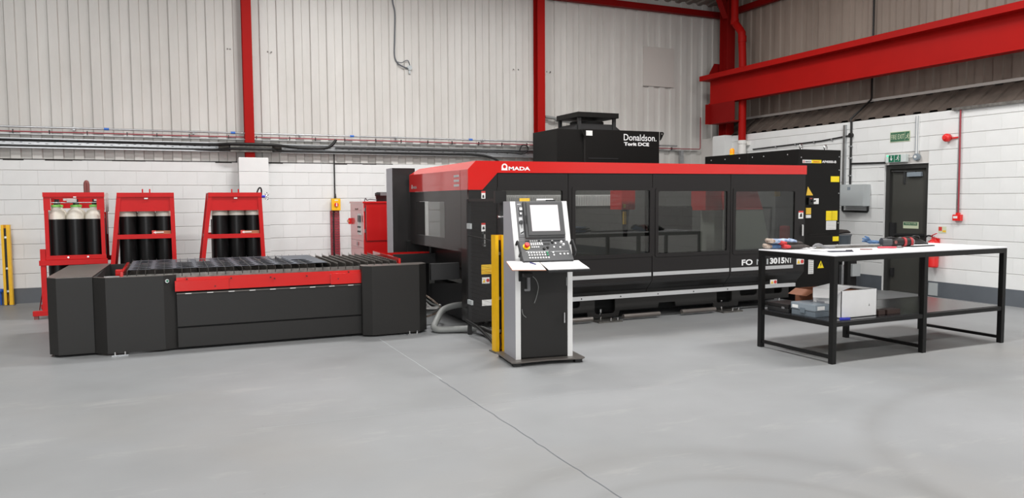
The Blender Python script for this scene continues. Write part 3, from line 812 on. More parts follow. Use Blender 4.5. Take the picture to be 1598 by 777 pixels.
# ------------------------------------------------------------------ laser cutting machine
FY = 8.05
m_ = thing('laser_machine', 'large black laser cutting machine with a red hood and four tinted windows', 'machine', (5.6, 9.2, 0))
# hood: front band with a cut corner, left side band with chamfered top edge
HB = 10.33
plate([[(3.09, 1.647), (3.263, 1.647), (3.453, 1.842), (8.17, 1.862), (8.17, 1.985), (3.185, 1.975), (3.09, 1.878)]], 'hood_front', 'red_gloss', m_, front(0, FY - .006, 0), .012)
b = MB()
b.add([(3.09, FY, 1.647), (3.09, HB, 1.647), (3.09, HB, 1.885), (3.09, FY, 1.878)], [(0, 1, 2, 3)])
b.add([(3.105, FY, 1.647), (3.105, HB, 1.647), (3.105, HB, 1.885), (3.105, FY, 1.878)], [(0, 1, 2, 3)])
b.add([(3.09, FY, 1.647), (3.105, FY, 1.647), (3.105, HB, 1.647), (3.09, HB, 1.647)], [(0, 1, 2, 3)])
hs = b.obj('hood_side', 'red_gloss', m_)
b = MB(); b.add([(3.09, FY, 1.878), (3.09, HB, 1.885), (3.16, HB - .25, 1.962), (3.185, FY, 1.975)], [(0, 1, 2, 3)])
b.add([(3.09, HB, 1.885), (3.16, HB - .25, 1.962), (3.4, HB - .25, 1.962), (3.4, HB, 1.885)], [(0, 1, 2, 3)])
b.obj('hood_chamfer', 'red_gloss', m_)
MB().box(3.0885, 3.0895, 8.29, 8.294, 1.647, 1.878).obj('hood_seam', 'red_dark', hs)
for k in range(3):
    z = 1.80 - k * .055
    v = MB().box(3.086, 3.0905, 8.33, 8.50, z, z + .026).obj('vent_slot', 'silver', hs)
MB().box(3.185, 8.17, FY + .001, 8.5, 1.955, 1.972).obj('hood_top', 'red_gloss', m_)
MB().box(8.13, 8.17, FY + .001, 10.3, 1.862, 1.975).box(3.3, 8.13, 10.26, 10.3, 1.70, 1.95).obj('hood_rear_frame', 'black_panel', m_)
# maker's lettering on the hood: arch mark and letters
def arch_mark(parent, M, h, m):
    r = h * .5
    o = [(-r, 0), (r, 0), (r, h * .12), (r * .82, h * .12), (r * .95, h * .4)]
    o += [(r * .95 * math.cos(a), h * .52 + r * .95 * math.sin(a)) for a in [PI * k / 14 for k in range(1, 14)]]
    o += [(-r * .95, h * .4), (-r * .95, h * .12), (-r, h * .12)]
    return plate([o, circ(0, h * .54, r * .52, 16, True)], 'arch_logo', m, parent, M, .002)
arch_mark(m_, front(3.541, FY - .013, 1.870), .078, 'text_white')
text('MADA', 'lettering', 'text_white', m_, front(3.592, FY - .0125, 1.871), w=.276, h=.043, bold=.035)
arch_mark(m_, leftf(3.088, 10.2, 1.69), .055, 'silver')
text('MADA', 'lettering', 'silver', m_, leftf(3.0875, 10.14, 1.69), w=.17, h=.035, bold=.03)

# front doors
def front_door(name, x0, x1, wx0, wx1, wz0, wz1, zlo=.335, lower=True):
    outl = [rect(x0 + .004, x1 - .004, .50, 1.862), rrect(wx0, wx1, wz0, wz1, .02)[::-1]]
    dpart = plate(outl, name, 'black_panel', m_, front(0, FY + .02, 0), .04)
    plate([rrect(wx0 - .045, wx1 + .045, wz0 - .045, wz1 + .045, .03), rrect(wx0, wx1, wz0, wz1, .02)[::-1]], 'window_trim', 'black_panel', dpart, front(0, FY - .002, 0), .012)
    g_ = MB().box(wx0 - .003, wx1 + .003, FY + .006, FY + .012, wz0 - .003, wz1 + .003).obj('window_pane', 'glass', dpart)
    if lower:
        MB().prism([(FY, .499), (FY + .03, .46), (FY + .12, .37), (FY + .135, zlo), (FY + .15, zlo), (FY + .04, .499)], x0 + .004, x1 - .004, 'X').obj('lower_curve', 'black_gloss', dpart)
    return dpart
d1 = front_door('door_panel', 3.455, 4.38, 3.49, 4.30, .86, 1.64)
d2 = front_door('door_panel', 4.38, 5.59, 4.475, 5.55, .845, 1.64)
d3 = front_door('door_panel', 5.59, 6.838, 5.68, 6.78, .835, 1.63)
d4 = front_door('door_panel', 6.838, 8.165, 6.925, 7.965, .825, 1.625)
for dd, x0, x1 in ((d1, 3.6, 4.375), (d2, 4.39, 5.575), (d3, 5.605, 6.825), (d4, 6.86, 7.95)):
    MB().box(x0, x1, FY - .006, FY + .001, .553, .600).obj('silver_stripe', 'silver', dd)
# frame behind the doors, dark joints
MB().box(3.44, 8.165, FY + .045, FY + .075, 1.64, 1.86).box(3.44, 8.165, FY + .045, FY + .075, .5, .84).obj('door_backing', 'black_void', m_)
for x in (4.38, 5.585, 6.85): MB().box(x - .06, x + .06, FY + .042, FY + .07, .84, 1.64).obj('door_post', 'black_void', m_)
MB().box(8.0, 8.165, FY + .042, FY + .4, .5, 1.86).obj('right_post', 'black_void', m_)
# left front column with access door
la = plate([rect(3.10, 3.45, .13, 1.646)], 'access_door', 'black_gloss', m_, front(0, FY + .02, 0), .04)
MB().prism([(3.27, 1.647), (3.452, 1.835), (3.452, 1.647)], FY, FY + .04, 'Y').obj('column_head', 'black_panel', m_)
MB().box(3.272, 3.29, FY - .03, FY - .015, 1.02, 1.17).box(3.27, 3.292, FY - .03, FY, 1.0, 1.03).box(3.27, 3.292, FY - .03, FY, 1.14, 1.18).obj('door_handle', 'chrome', la)
sticker(la, 3.255, 3.303, 1.535, 1.632, FY - .002, 'label_white', 'label_red')
sticker(la, 3.252, 3.300, 1.172, 1.268, FY - .002, 'label_white', 'label_red')
for z in (1.555, 1.195): MB().prism([(3.265, z), (3.29, z), (3.285, z + .035), (3.268, z + .03)], FY - .006, FY - .004, 'Y').obj('pictogram', 'ink', la)
sticker(la, 3.247, 3.413, .68, .79, FY - .002, 'label_amber')
MB().box(3.252, 3.41, FY - .006, FY - .004, .695, .70).box(3.252, 3.41, FY - .006, FY - .004, .73, .735).obj('label_print', 'yellow_dark', la)
l_ = sticker(la, 3.253, 3.348, .572, .643, FY - .002, 'label_white'); MB().lathe([(.02, FY - .007), (.02, FY - .004)], (3.325, 0, .608), 12, 'Y').obj('prohibition_mark', 'label_red', l_)
MB().prism([(3.26, .585), (3.295, .585), (3.278, .63)], FY - .007, FY - .004, 'Y').obj('warning_mark', 'label_amber', l_)
sticker(la, 3.251, 3.41, .315, .384, FY - .002, 'label_white')
# left side: corner post, side panel with window, lower recess
SX = 3.10
MB().box(SX, SX + .06, FY + .042, 8.30, .13, 1.646).obj('corner_post', 'black_gloss', m_)
sp = plate([[(-10.33, .93), (-8.305, .93), (-8.305, 1.646), (-10.33, 1.646)], rrect(-10.04, -8.87, 1.065, 1.515, .02)[::-1]], 'side_panel', 'black_gloss', m_, leftf(SX + .02, 0, 0) , .04)
MB().box(SX - .003, SX + .003, 8.872, 10.038, 1.067, 1.513).obj('window_pane', 'glass', sp)
MB().box(SX - .006, SX - .003, 9.66, 10.038, 1.067, 1.513).obj('window_blind', 'black_void', sp)
MB().box(2.72, 3.42, 10.345, 10.385, .03, .74).box(3.06, 3.42, 10.345, 10.41, .74, .96).obj('rear_skirt', 'black_void', m_)
MB().box(SX + .25, SX + .3, 8.30, 10.33, .68, .95).obj('recess_panel', 'black_gloss', m_)
MB().box(SX + .02, SX + .5, 8.30, 8.34, .13, .93).obj('recess_side', 'black_matt', m_)
MB().box(SX + .30, SX + .34, 8.34, 10.33, .05, .68).obj('recess_back', 'black_void', m_)
MB().box(SX + .05, SX + .25, 8.30, 10.3, .935, .95).obj('recess_top', 'black_void', m_)
MB().box(SX + .06, SX + .12, 8.36, 8.44, .78, .98).obj('stop_block', 'black_panel', m_)
MB().prism([(8.34, .55), (10.2, .36), (10.2, .05), (8.34, .05)], SX + .2, SX + .23, 'X').obj('sloped_skirt', 'black_matt', m_)
MB().bbox(2.76, 3.11, 8.40, 8.46, .60, .795, .006).obj('guide_beam', 'black_matt', m_)
MB().box(2.76, 3.4, 10.0, 10.06, .66, .80).obj('guide_beam', 'black_matt', m_)
MB().box(2.6, 3.3, 10.12, 10.16, .72, .82).obj('red_guide', 'red_gloss', m_)
# black tower at the rear left
tw = MB().box(2.87, 3.20, 10.42, 10.72, .78, 1.985).obj('rear_tower', 'black_panel', m_)
MB().box(2.866, 2.87, 10.42, 10.72, .78, 1.985).obj('tower_side_cover', 'console_grey', tw)
# back wall of the enclosure and inner parts seen through the glass
MB().box(3.34, 8.12, 10.2, 10.26, .3, 1.75).obj('rear_enclosure_wall', 'interior_dark', m_)
MB().box(8.08, 8.12, FY + .4, 10.2, .3, 1.86).obj('end_wall', 'interior_dark', m_)
MB().box(3.34, 8.08, FY + .15, 10.2, .48, .52).obj('cutting_bed', 'interior_dark', m_)
gb = MB().prism([(7.0, .62), (7.78, .62), (7.575, 1.375), (7.0, 1.375)], 8.25, 8.4, 'Y').obj('inner_carriage', 'interior_grey', m_)
MB().prism([(7.0, 1.376), (7.575, 1.376), (7.455, 1.66), (7.0, 1.66)], 8.24, 8.42, 'Y').obj('carriage_cover', 'red_gloss', gb)
gb = MB().box(6.94, 7.3, 8.5, 8.8, .62, 1.368).obj('inner_carriage', 'interior_grey', m_)
MB().box(6.77, 7.3, 8.48, 8.8, 1.369, 1.68).obj('carriage_cover', 'red_gloss', gb)
hd = MB().box(5.74, 5.96, 9.0, 9.3, 1.385, 1.72).obj('cutting_head_cover', 'red_gloss', m_)
MB().box(5.76, 5.80, 8.994, 9.0, 1.41, 1.46).obj('warning_label', 'label_amber', hd)
MB().box(5.77, 5.81, 8.994, 9.02, 1.18, 1.36).obj('yellow_strip', 'label_amber', hd)
MB().cyl((5.86, 9.1, 1.385), (5.86, 9.1, 1.0), .06, .03, 12).obj('nozzle', 'black_matt', hd)
MB().bar((7.72, 8.5, .7), (7.79, 8.5, 1.39), .025, .02).bar((7.94, 8.5, .7), (7.97, 8.5, 1.39), .025, .02).bar((7.79, 8.5, 1.39), (7.97, 8.5, 1.39), .03, .025).obj('hose_carrier_frame', 'black_matt', m_)
MB().bar((7.98, 8.42, .7), (8.05, 8.42, 1.55), .06, .05).obj('cable_chain', 'black_matt', m_)
MB().bbox(7.93, 8.06, 8.16, 8.3, .6, 1.14, .03).obj('inner_bottle', 'red_steel', m_)
MB().box(7.90, 8.03, 8.36, 8.364, 1.56, 1.635).obj('warning_label', 'label_amber', m_)
MB().box(7.60, 7.74, 8.56, 8.564, 1.24, 1.29).obj('warning_label', 'label_amber', m_)
bl = MB()
for k in range(20): bl.prism([(6.0 + k * .028, 1.40), (6.014 + k * .028, 1.435), (6.028 + k * .028, 1.40)], 8.5, 8.8, 'Y')
bl.box(6.0, 6.56, 8.5, 8.8, 1.09, 1.40); bl.obj('bellows', 'black_matt', m_)
rb = MB()
for k in range(72): rb.box(4.25 + k * .03, 4.268 + k * .03, 10.14, 10.16, 1.43, 1.59)
rb.box(4.25, 6.41, 10.16, 10.19, 1.43, 1.60); rb.obj('ribbed_strip', 'console_white', m_, kind='stuff')
# base: silver rail, skirt with cut-outs, feet
r_ = MB().bbox(3.5, 7.99, FY - .02, FY + .02, .295, .345, .004).obj('silver_rail', 'silver', m_)
for k in range(6): MB().lathe([(.009, FY - .0225), (.009, FY - .019)], (4.55 + k * .56, 0, .32), 8, 'Y').obj('rail_bolt', 'ink', r_)
bo = [(3.6, .12), (4.72, .12), (4.74, .05), (5.18, .05), (5.2, .12), (5.78, .12), (5.8, .18), (6.05, .18), (6.07, .12), (6.68, .12), (6.7, .06), (7.1, .06), (7.12, .12), (8.02, .12), (8.02, .335), (3.6, .335)]
plate([bo, rrect(4.42, 4.62, .185, .285, .04)[::-1], rrect(4.83, 5.13, .09, .3, .05)[::-1], rrect(6.74, 7.0, .12, .3, .04)[::-1], rrect(7.14, 7.44, .19, .285, .04)[::-1], rrect(7.58, 7.9, .19, .285, .04)[::-1]], 'base_skirt', 'charcoal', m_, front(0, FY + .15, 0), .02)
MB().box(3.5, 8.0, FY + .4, 10.2, .06, .42).obj('base_core', 'black_void', m_)
for x0 in (4.80, 6.72, 7.75, 3.75):
    f_ = MB().box(x0, x0 + .34, FY - .02, FY + .3, 0, .02).obj('foot_plate', 'steel_rough', m_)
    for dx in (.2, .3): MB().cyl((x0 + dx, FY + .03, .02), (x0 + dx, FY + .03, .05), .012, n=8).obj('anchor_bolt', 'chrome', f_)
    MB().cyl((x0 + .15, FY + .2, .02), (x0 + .15, FY + .2, .14), .016, n=8).obj('levelling_screw', 'chrome', f_)
for x0, x1 in ((4.0, 4.75), (5.2, 5.75), (6.1, 6.65)):
    MB().cyl((x0, FY + .06, .05), (x1, FY + .06, .05), .03, n=10).obj('cable_duct', 'dark_top', m_)
# right edge: handle, stickers, lettering
MB().bbox(8.08, 8.11, FY - .035, FY - .02, 1.0, 1.15, .006).bbox(8.08, 8.11, FY - .03, FY + .002, 1.12, 1.16, .006).obj('door_handle', 'chrome', d4)
sticker(d4, 8.04, 8.126, 1.243, 1.352, FY - .002, 'label_white', 'label_red')
MB().prism([(8.06, 1.265), (8.105, 1.265), (8.1, 1.32), (8.07, 1.31)], FY - .006, FY - .004, 'Y').obj('pictogram', 'ink', d4)
def hazard_label(parent, x0, x1, z0, z1, y):
    l = sticker(parent, x0, x1, z0, z1, y, 'label_white'); w = x1 - x0
    MB().prism([(x0 + .06 * w, z0 + .012), (x0 + .46 * w, z0 + .012), (x0 + .26 * w, z1 - .01)], y - .007, y - .002, 'Y').obj('warning_mark', 'label_amber', l)
    MB().lathe([(.2 * w, y - .007), (.2 * w, y - .004)], (x0 + .74 * w, 0, (z0 + z1) / 2), 14, 'Y').obj('prohibition_mark', 'label_red', l)
hazard_label(d4, 8.02, 8.154, .6, .678, FY - .002)
hazard_label(d4, 7.524, 7.641, .345, .41, FY - .025)
text('FO', 'lettering', 'text_white', d4, front(7.04, FY - .0015, .625), w=.19, h=.08, bold=.03)
text('M', 'lettering', 'grey_box', d4, front(7.30, FY - .0015, .625), w=.11, h=.075, bold=.0)
text('II', 'lettering', 'grey_box', d4, front(7.425, FY - .0015, .625), w=.08, h=.075, bold=.02)
text('3015', 'lettering', 'text_white', d4, front(7.535, FY - .0015, .625), w=.265, h=.085, bold=.045)
text('NT', 'lettering', 'label_white', d4, front(7.81, FY - .0015, .627), w=.125, h=.078, bold=.02)

# ------------------------------------------------------------------ guard fence between machine corner and light post
gf = thing('guard_fence', 'black wire mesh guard panel between the machine corner and the yellow post', 'fence', (3.1, 7.5, 0))
MB().box(3.075, 3.105, 7.10, 8.03, 1.515, 1.545).obj('top_rail', 'black_panel', gf)
MB().box(3.075, 3.105, 7.10, 8.03, .11, .14).obj('bottom_rail', 'black_panel', gf)
MB().box(3.07, 3.11, 7.085, 7.125, .0, 1.60).obj('post', 'black_matt', gf)
MB().box(3.07, 3.11, 8.005, 8.045, .0, 1.54).obj('post', 'black_matt', gf)
w = MB()
for k in range(1, 23): w.box(3.089, 3.0905, 7.12 + k * .039, 7.1215 + k * .039, .14, 1.515)
for k in range(1, 30): w.box(3.0905, 3.092, 7.12, 8.01, .12 + k * .046, .1215 + k * .046)
w.obj('wire_mesh', 'black_panel', gf, kind='stuff')
MB().tube([(3.07, 8.02, 1.135), (3.07, 7.6, 1.12), (3.07, 7.12, 1.09)], .006, 6).obj('cable', 'cable_black', gf)
MB().box(3.05, 3.07, 7.88, 7.99, 1.21, 1.27).obj('interlock', 'grey_box', gf)
MB().box(3.05, 3.07, 7.86, 7.99, .36, .41).obj('interlock', 'grey_box', gf)
MB().cyl((3.05, 7.1, 1.36), (3.12, 7.1, 1.36), .018, n=10).obj('hinge_bolt', 'chrome', gf)
MB().box(3.0, 3.12, 7.04, 7.09, 1.50, 1.62).obj('sensor_head', 'cable_black', gf)

# ------------------------------------------------------------------ yellow light-curtain posts
def light_post(label, x, y, h, foot=.0):
    t = thing('light_curtain_post', label, 'safety post', (x, y, 0), group='yellow safety posts')
    MB().box(x - .055, x - .049, y - .05, y + .05, 0, h).obj('side_wall', 'yellow', t)
    MB().box(x + .049, x + .055, y - .05, y + .05, 0, h).obj('side_wall', 'yellow', t)
    MB().box(x - .055, x - .02, y - .056, y - .05, 0, h).obj('front_lip', 'yellow', t)
    MB().box(x + .012, x + .055, y - .056, y - .05, 0, h).obj('front_lip', 'yellow', t)
    MB().box(x - .049, x + .049, y + .044, y + .05, 0, h).obj('back_wall', 'yellow_dark', t)
    s_ = MB().box(x - .025, x + .018, y - .02, y + .02, .18, h - .05).obj('sensor_bar', 'cable_black', t)
    for z in (.2, h * .45, h - .2): MB().box(x - .028, x + .02, y - .03, y - .02, z, z + .03).obj('clamp', 'steel', s_)
    MB().tube([(x, y - .02, .18), (x + .01, y - .03, .08), (x - .01, y - .03, .01)], .006, 6).obj('cable', 'cable_black', t)
    MB().box(x - .075, x + .075, y - .08, y + .08, -.001, .012).obj('base_plate', 'steel_rough', t)
    return t
light_post('yellow light curtain post standing behind the control console', 3.0, 6.98, 1.18)
light_post('yellow light curtain post against the wall at the left edge', -2.215, 13.4, 1.205)
single(MB().lathe([(.005, -.03), (.03, -.026), (.042, 0), (.03, .026), (.005, .03)], (-2.335, 13.5, .215), 14).cyl((-2.335, 13.5, .0), (-2.335, 13.5, .19), .01), 'standpipe_cap', 'blue_plastic', 'small blue ball cap by the skirting at the left edge', 'cap', (-2.335, 13.5, 0))

# ------------------------------------------------------------------ shuttle table
sh = thing('shuttle_table', 'low black pallet changer with a slatted bed and red side bars', 'machine table', (0.8, 9.4, 0))
ZT = .787
# left end housing: chamfered cover with flat top
LP = [(-1.12, 8.705), (-1.03, 8.592), (-.715, 8.592), (-.715, 8.62), (-.66, 10.38), (-1.09, 10.30)]
MB().prism(LP, .025, ZT, 'Z').obj('end_housing', 'charcoal', sh)
MB().prism([(p[0], p[1]) for p in LP], ZT, ZT + .004, 'Z').obj('end_housing_top', 'dark_top', sh)
MB().prism([(-1.08, 8.74), (-.7, 8.65), (-.7, 10.3), (-1.05, 10.25)], 0, .025, 'Z').obj('plinth', 'black_void', sh)
# left front cover: folded sheet with chamfered ends, open behind
LC = [(-.715, 8.60), (-.595, 8.485), (-.07, 8.485), (.05, 8.53), (.05, 8.56), (-.075, 8.515), (-.585, 8.515), (-.70, 8.62)]
MB().prism(LC, .02, ZT - .006, 'Z').obj('front_cover', 'charcoal', sh)
MB().prism(LC, ZT - .006, ZT - .002, 'Z').obj('cover_rim', 'dark_top', sh)
bt = MB().lathe([(.018, 8.475), (.022, 8.485), (.022, 8.51)], (-.035, 0, .725), 14, 'Y').obj('push_button', 'chrome', sh)
MB().lathe([(.012, 8.47), (.013, 8.476)], (-.033, 0, .725), 12, 'Y').obj('button_cap', 'em_green', bt)
# right end housing
RP = [(1.955, 8.42), (2.05, 8.355), (2.60, 8.355), (2.715, 8.46), (2.715, 8.62), (1.955, 8.62)]
MB().prism(RP, .02, .797, 'Z').obj('end_housing', 'charcoal', sh)
MB().prism(RP, .797, .801, 'Z').obj('end_housing_top', 'dark_top', sh)
MB().box(1.97, 2.70, 8.62, 10.34, .02, .72).obj('rear_body', 'black_matt', sh)
# centre front panels
MB().box(.05, 1.956, 8.50, 8.53, .245, .582).obj('front_panel', 'charcoal', sh)
MB().box(.05, 1.956, 8.495, 8.53, .03, .228).obj('front_panel', 'charcoal', sh)
MB().box(.05, 1.956, 8.52, 8.60, .02, .6).obj('panel_backing', 'black_void', sh)
MB().box(.05, 1.956, 8.488, 8.55, .582, .592).obj('panel_ledge', 'dark_top', sh)
for k in range(9): MB().box(.13 + k * .21, .19 + k * .21, 8.484, 8.495, .582, .589).obj('bright_clip', 'label_white', sh)
MB().lathe([(.011, 8.494), (.011, 8.5)], (.115, 0, .30), 10, 'Y').obj('panel_hole', 'ink', sh)
# red pallet frame
MB().box(.05, 1.99, 8.50, 8.52, .612, .752).obj('red_side_bar', 'red_gloss', sh)
MB().bbox(.035, .555, 8.475, 8.50, .612, .722, .004).obj('red_bumper', 'red_gloss', sh)
MB().bbox(1.62, 1.985, 8.475, 8.50, .605, .722, .004).obj('red_bumper', 'red_gloss', sh)
for x, z in ((.15, .735), (.42, .65), (.58, .725), (.98, .715), (1.02, .70), (1.36, .712), (1.7, .665), (1.82, .735)): MB().lathe([(.007, 8.472), (.007, 8.502)], (x, 0, z), 8, 'Y').obj('bolt_hole', 'ink', sh)
MB().box(-.46, -.435, 8.53, 9.9, .70, .83).obj('red_end_bar', 'red_gloss', sh)
MB().bbox(-.53, -.46, 8.95, 9.05, .68, .82, .01).obj('red_end_bracket', 'red_gloss', sh)
MB().cyl((-.62, 8.75, .755), (-.48, 8.75, .755), .022, n=10).obj('roller', 'steel', sh)
MB().bar((2.43, 8.56, .80), (2.49, 10.02, .80), .025, .12).obj('red_end_bar', 'red_gloss', sh)
MB().box(-.43, 2.40, 9.98, 10.01, .66, .80).obj('rear_bar', 'dark_top', sh)
MB().box(-1.05, 2.7, 10.30, 10.36, .02, .782).obj('rear_panel', 'charcoal', sh)
MB().box(-.45, 2.45, 8.56, 9.98, .60, .64).obj('scrap_tray', 'black_void', sh)
MB().box(-.71, -.68, 8.62, 10.3, .03, .78).obj('inner_wall', 'black_void', sh)
# comb plate that holds the slats
cb = [(-.42, .755), (2.40, .755)]
x = 2.40
SP = .0845
n_s = 34
top = []
for k in range(n_s, -1, -1):
    xs = -.40 + k * SP
    if xs > 2.39: continue
    top += [(xs + .042, .795), (xs + .004, .795), (xs + .004, .765), (xs - .004, .765), (xs - .004, .795)]
MB().prism([(-.44, .74), (2.41, .74), (2.41, .795)] + top + [(-.44, .795)], 8.535, 8.541, 'Y').obj('comb_plate', 'steel_rough', sh)
MB().box(-.44, 2.41, 8.541, 8.56, .70, .76).obj('comb_support', 'dark_top', sh)
# slats: saw-toothed strips, every one its own piece, shared mesh
sm = MB()
poly = [(0, 0)]
nt_ = 34; L = 1.42
poly.append((L, 0)); poly += [(L, .05), (L - .012, .092), (L - .022, .055)]
for k in range(nt_ - 1, 0, -1):
    y1 = L * k / nt_; y0 = L * (k - 1) / nt_
    poly += [(y1, .058), ((y0 + y1) / 2, .078)]
poly.append((0, .058))
sm.prism(poly, -.0015, .0015, 'X')
sme = sm.mesh('slat'); sme.materials.append(MATS['slat_steel'])
for k in range(n_s):
    xs = -.40 + k * SP
    if xs > 2.39: break
    o = link('slat', sme, sh)
    o.location = Vector((xs, 8.545, .765)) - Vector((.8, 9.4, 0)); o.rotation_euler = (0, math.radians(random.uniform(-2, 2)), 0)
# levelling feet
for x0, y0 in ((-.56, 8.43), (2.44, 8.30)):
    f_ = MB().box(x0, x0 + .15, y0, y0 + .08, 0, .012).obj('foot_plate', 'steel', sh)
    for dx in (.03, .12): MB().cyl((x0 + dx, y0 + .03, .012), (x0 + dx, y0 + .03, .04), .01, n=8).obj('anchor_bolt', 'chrome', f_)
# cut sheet with round cut-outs
cs = thing('cut_sheet', 'thin steel sheet with rows of round cut-outs lying on the slats', 'metal sheet', (.6, 9.3, .844))
CX0, CX1, CY0, CY1 = -.39, 1.60, 8.56, 9.88
outl = [rect(CX0, CX1, CY0, CY1)]
nx, ny = 9, 6
for i in range(nx):
    for k in range(ny):
        cx_ = CX0 + .12 + i * .205; cy_ = CY0 + .13 + k * .207
        if i == nx - 1 and k > 2: continue
        outl.append(circ(cx_, cy_, .091, 18, True))
plate(outl, 'perforated_sheet', 'sheet_steel', cs, Matrix.Translation((0, 0, .8455)), .003)

# ------------------------------------------------------------------ control console
CR = -math.radians(7.0)
CO = Vector((2.897, 6.347, 0))
con = thing('control_console', 'grey upright control console with screen and keypad on a base plate', 'console', CO, CR)
CM = Matrix.Translation(CO) @ Matrix.Rotation(CR, 4, 'Z')
def LB(): return MB(CM)
CW, CD = .566, .37
# base plate with feet, front edge slightly concave
bp = LB().prism([(-.07, -.10), (-.03, -.12), (.12, -.10), (.30, -.085), (.48, -.10), (.62, -.12), (.655, -.09), (.655, .42), (-.07, .42)], .035, .047).obj('base_plate', 'dark_top', con)
for fx, fy in ((-.05, -.09), (.56, -.09), (-.05, .34), (.56, .34)):
    LB().box(fx, fx + .07, fy, fy + .06, 0, .035).obj('foot', 'black_matt', bp)
# side panels: vertical below, raked front edge above the desk
SPF = [(0, .047), (CD, .047), (CD, 1.515), (.155, 1.515), (.0, .99)]
LB().prism(SPF, 0, .018, 'X').obj('side_panel', 'console_grey', con)
LB().prism(SPF, CW - .018, CW, 'X').obj('side_panel', 'console_grey', con)
for x0 in (0.0, CW - .05):
    LB().box(x0, x0 + .05, -.004, .0, .047, .99).prism([(-.004, .99), (0, .99), (.155, 1.515), (.151, 1.515)], x0, x0 + .05, 'X').obj('edge_trim', 'console_white', con)
LB().box(.018, CW - .018, .34, .365, .05, 1.5).obj('back_panel', 'console_grey', con)
LB().box(.05, CW - .05, .012, .03, .05, .93).obj('cabinet_interior', 'black_void', con)
dr = LB().box(.054, CW - .056, -.002, .012, .062, .93).obj('cabinet_door', 'charcoal', con)
LB().bbox(.472, .484, -.024, -.012, .37, .47, .003).box(.474, .482, -.02, -.002, .375, .385).box(.474, .482, -.02, -.002, .455, .465).obj('door_handle', 'chrome', dr)
LB().box(.503, .509, -.006, .0, .72, .80).obj('hinge', 'steel', dr)
LB().box(.018, CW - .018, .156, .36, 1.49, 1.512).obj('top_panel', 'panel_grey', con)
# raked fascia frame: local plane along the rake
rk = math.atan2(.155, .525)
FM = CM @ Matrix.Translation((0, .004, .99)) @ Matrix.Rotation(PI / 2 - rk, 4, 'X')   # x right, y up along the rake, z out
def FB(): return MB(FM)
FL = math.hypot(.155, .525)
FB().box(.05, CW - .05, .0, FL, -.03, .004).obj('fascia', 'panel_grey', con)
# switch strip on the left of the fascia
ss = FB().box(.055, .115, .20, FL - .015, .004, .008).obj('switch_strip', 'panel_grey', con)
for y_, s_ in ((.47, .018), (.425, .014)):
    k_ = FB().bbox(.078, .078 + 2 * s_, y_ - s_, y_ + s_, .008, .018, .003).obj('push_button', 'keyboard', ss)
    FB().box(.082, .078 + 2 * s_ - .004, y_ - s_ + .004, y_ + s_ - .004, .018, .0195).obj('button_lens', 'key_white', k_)
FB().cyl((.088, .34, .008), (.088, .34, .022), .02, n=14).obj('key_switch', 'keyboard', ss)
FB().bar((.088, .34, .024), (.088, .28, .024), .004, .006).obj('key', 'ink', ss)
FB().bar((.075, .235, .012), (.105, .25, .02), .01, .01).obj('toggle_lever', 'ink', ss)
FB().box(.07, .105, .225, .39, .0075, .009).obj('legend_plate', 'silver', ss)
text('AMADA', 'lettering', 'text_white', ss, FM @ Matrix.Translation((.065, FL - .035, .009)), w=.04, h=.01, bold=.02)
# monitor bezel and screen
mo = FB().bbox(.118, .508, .185, FL - .01, .0, .035, .008).obj('monitor_bezel', 'bezel', con)
FB().bbox(.142, .505, .205, FL - .02, .03, .048, .006).obj('monitor_frame', 'bezel', mo)
FB().box(.178, .455, .245, FL - .05, .048, .0495).obj('screen', 'screen', mo)
FB().box(.128, .134, .32, .40, .035, .045).obj('monitor_latch', 'ink', mo)
# sloped keypad projecting forward
KM = CM @ Matrix.Translation((0, -.115, .975)) @ Matrix.Rotation(math.radians(47), 4, 'X')
def KB(): return MB(KM)
KL = .262
kp = KB().box(.045, .535, 0, KL, -.03, 0).obj('keypad_panel', 'keyboard', con)
for sx_ in (.05, .53):
    LB().prism([(-.115, .96), (-.115, .975), (.065, 1.168), (.06, .96)], sx_ - .004, sx_ + .004, 'X').obj('keypad_cheek', 'keyboard', con)
def key(x, y, s=.014, m='key_white', h=.008):
    KB().box(x, x + s, y, y + s, 0, h).obj('key', m, kp)
for r, y_ in enumerate((.225, .195, .178, .15)):
    for c_ in range(6):
        if (r, c_) in ((0, 4), (3, 4), (3, 5)): continue
        key(.155 + c_ * .021, y_, .013)
for r, y_ in enumerate((.082, .055, .022)):
    for c_ in range(8):
        key(.105 + c_ * .026, y_, .014, 'key_green' if (r, c_) in ((0, 7), (1, 7)) else 'key_white')
for x_, y_ in ((.37, .22), (.37, .145), (.395, .19), (.345, .08), (.345, .05), (.41, .06), (.45, .06), (.485, .06), (.43, .14)): key(x_, y_, .015)
for x_, y_ in ((.46, .205), (.475, .175)): KB().cyl((x_, y_, 0), (x_, y_, .02), .014, .011, 12).obj('selector_knob', 'key_white', kp)
for x_, y_ in ((.375, .21), (.275, .135), (.315, .15)): KB().cyl((x_, y_, 0), (x_, y_, .014), .014, .011, 12).obj('selector_knob', 'ink', kp)
KB().box(.285, .345, .185, .205, 0, .003).obj('display_window', 'ink', kp)
KB().box(.09, .315, .105, .108, 0, .002).box(.33, .51, .10, .103, 0, .002).obj('legend_line', 'silver', kp)
es = KB().lathe([(.034, 0), (.034, .004)], (.108, .165, 0), 18).obj('emergency_stop_collar', 'label_yellow', kp)
KB().lathe([(.016, .004), (.016, .02), (.024, .024), (.024, .036), (.02, .042)], (.108, .165, 0), 18).obj('emergency_stop_button', 'estop_red', es)
for sx_ in (.02, .56):
    KB().tube(spline([(sx_, .20, -.01), (sx_, .20, .035), (sx_, .18, .045), (sx_, .08, .045), (sx_, .06, .035), (sx_, .06, -.01)], 4), .011, 8).obj('grab_handle', 'black_matt', con)
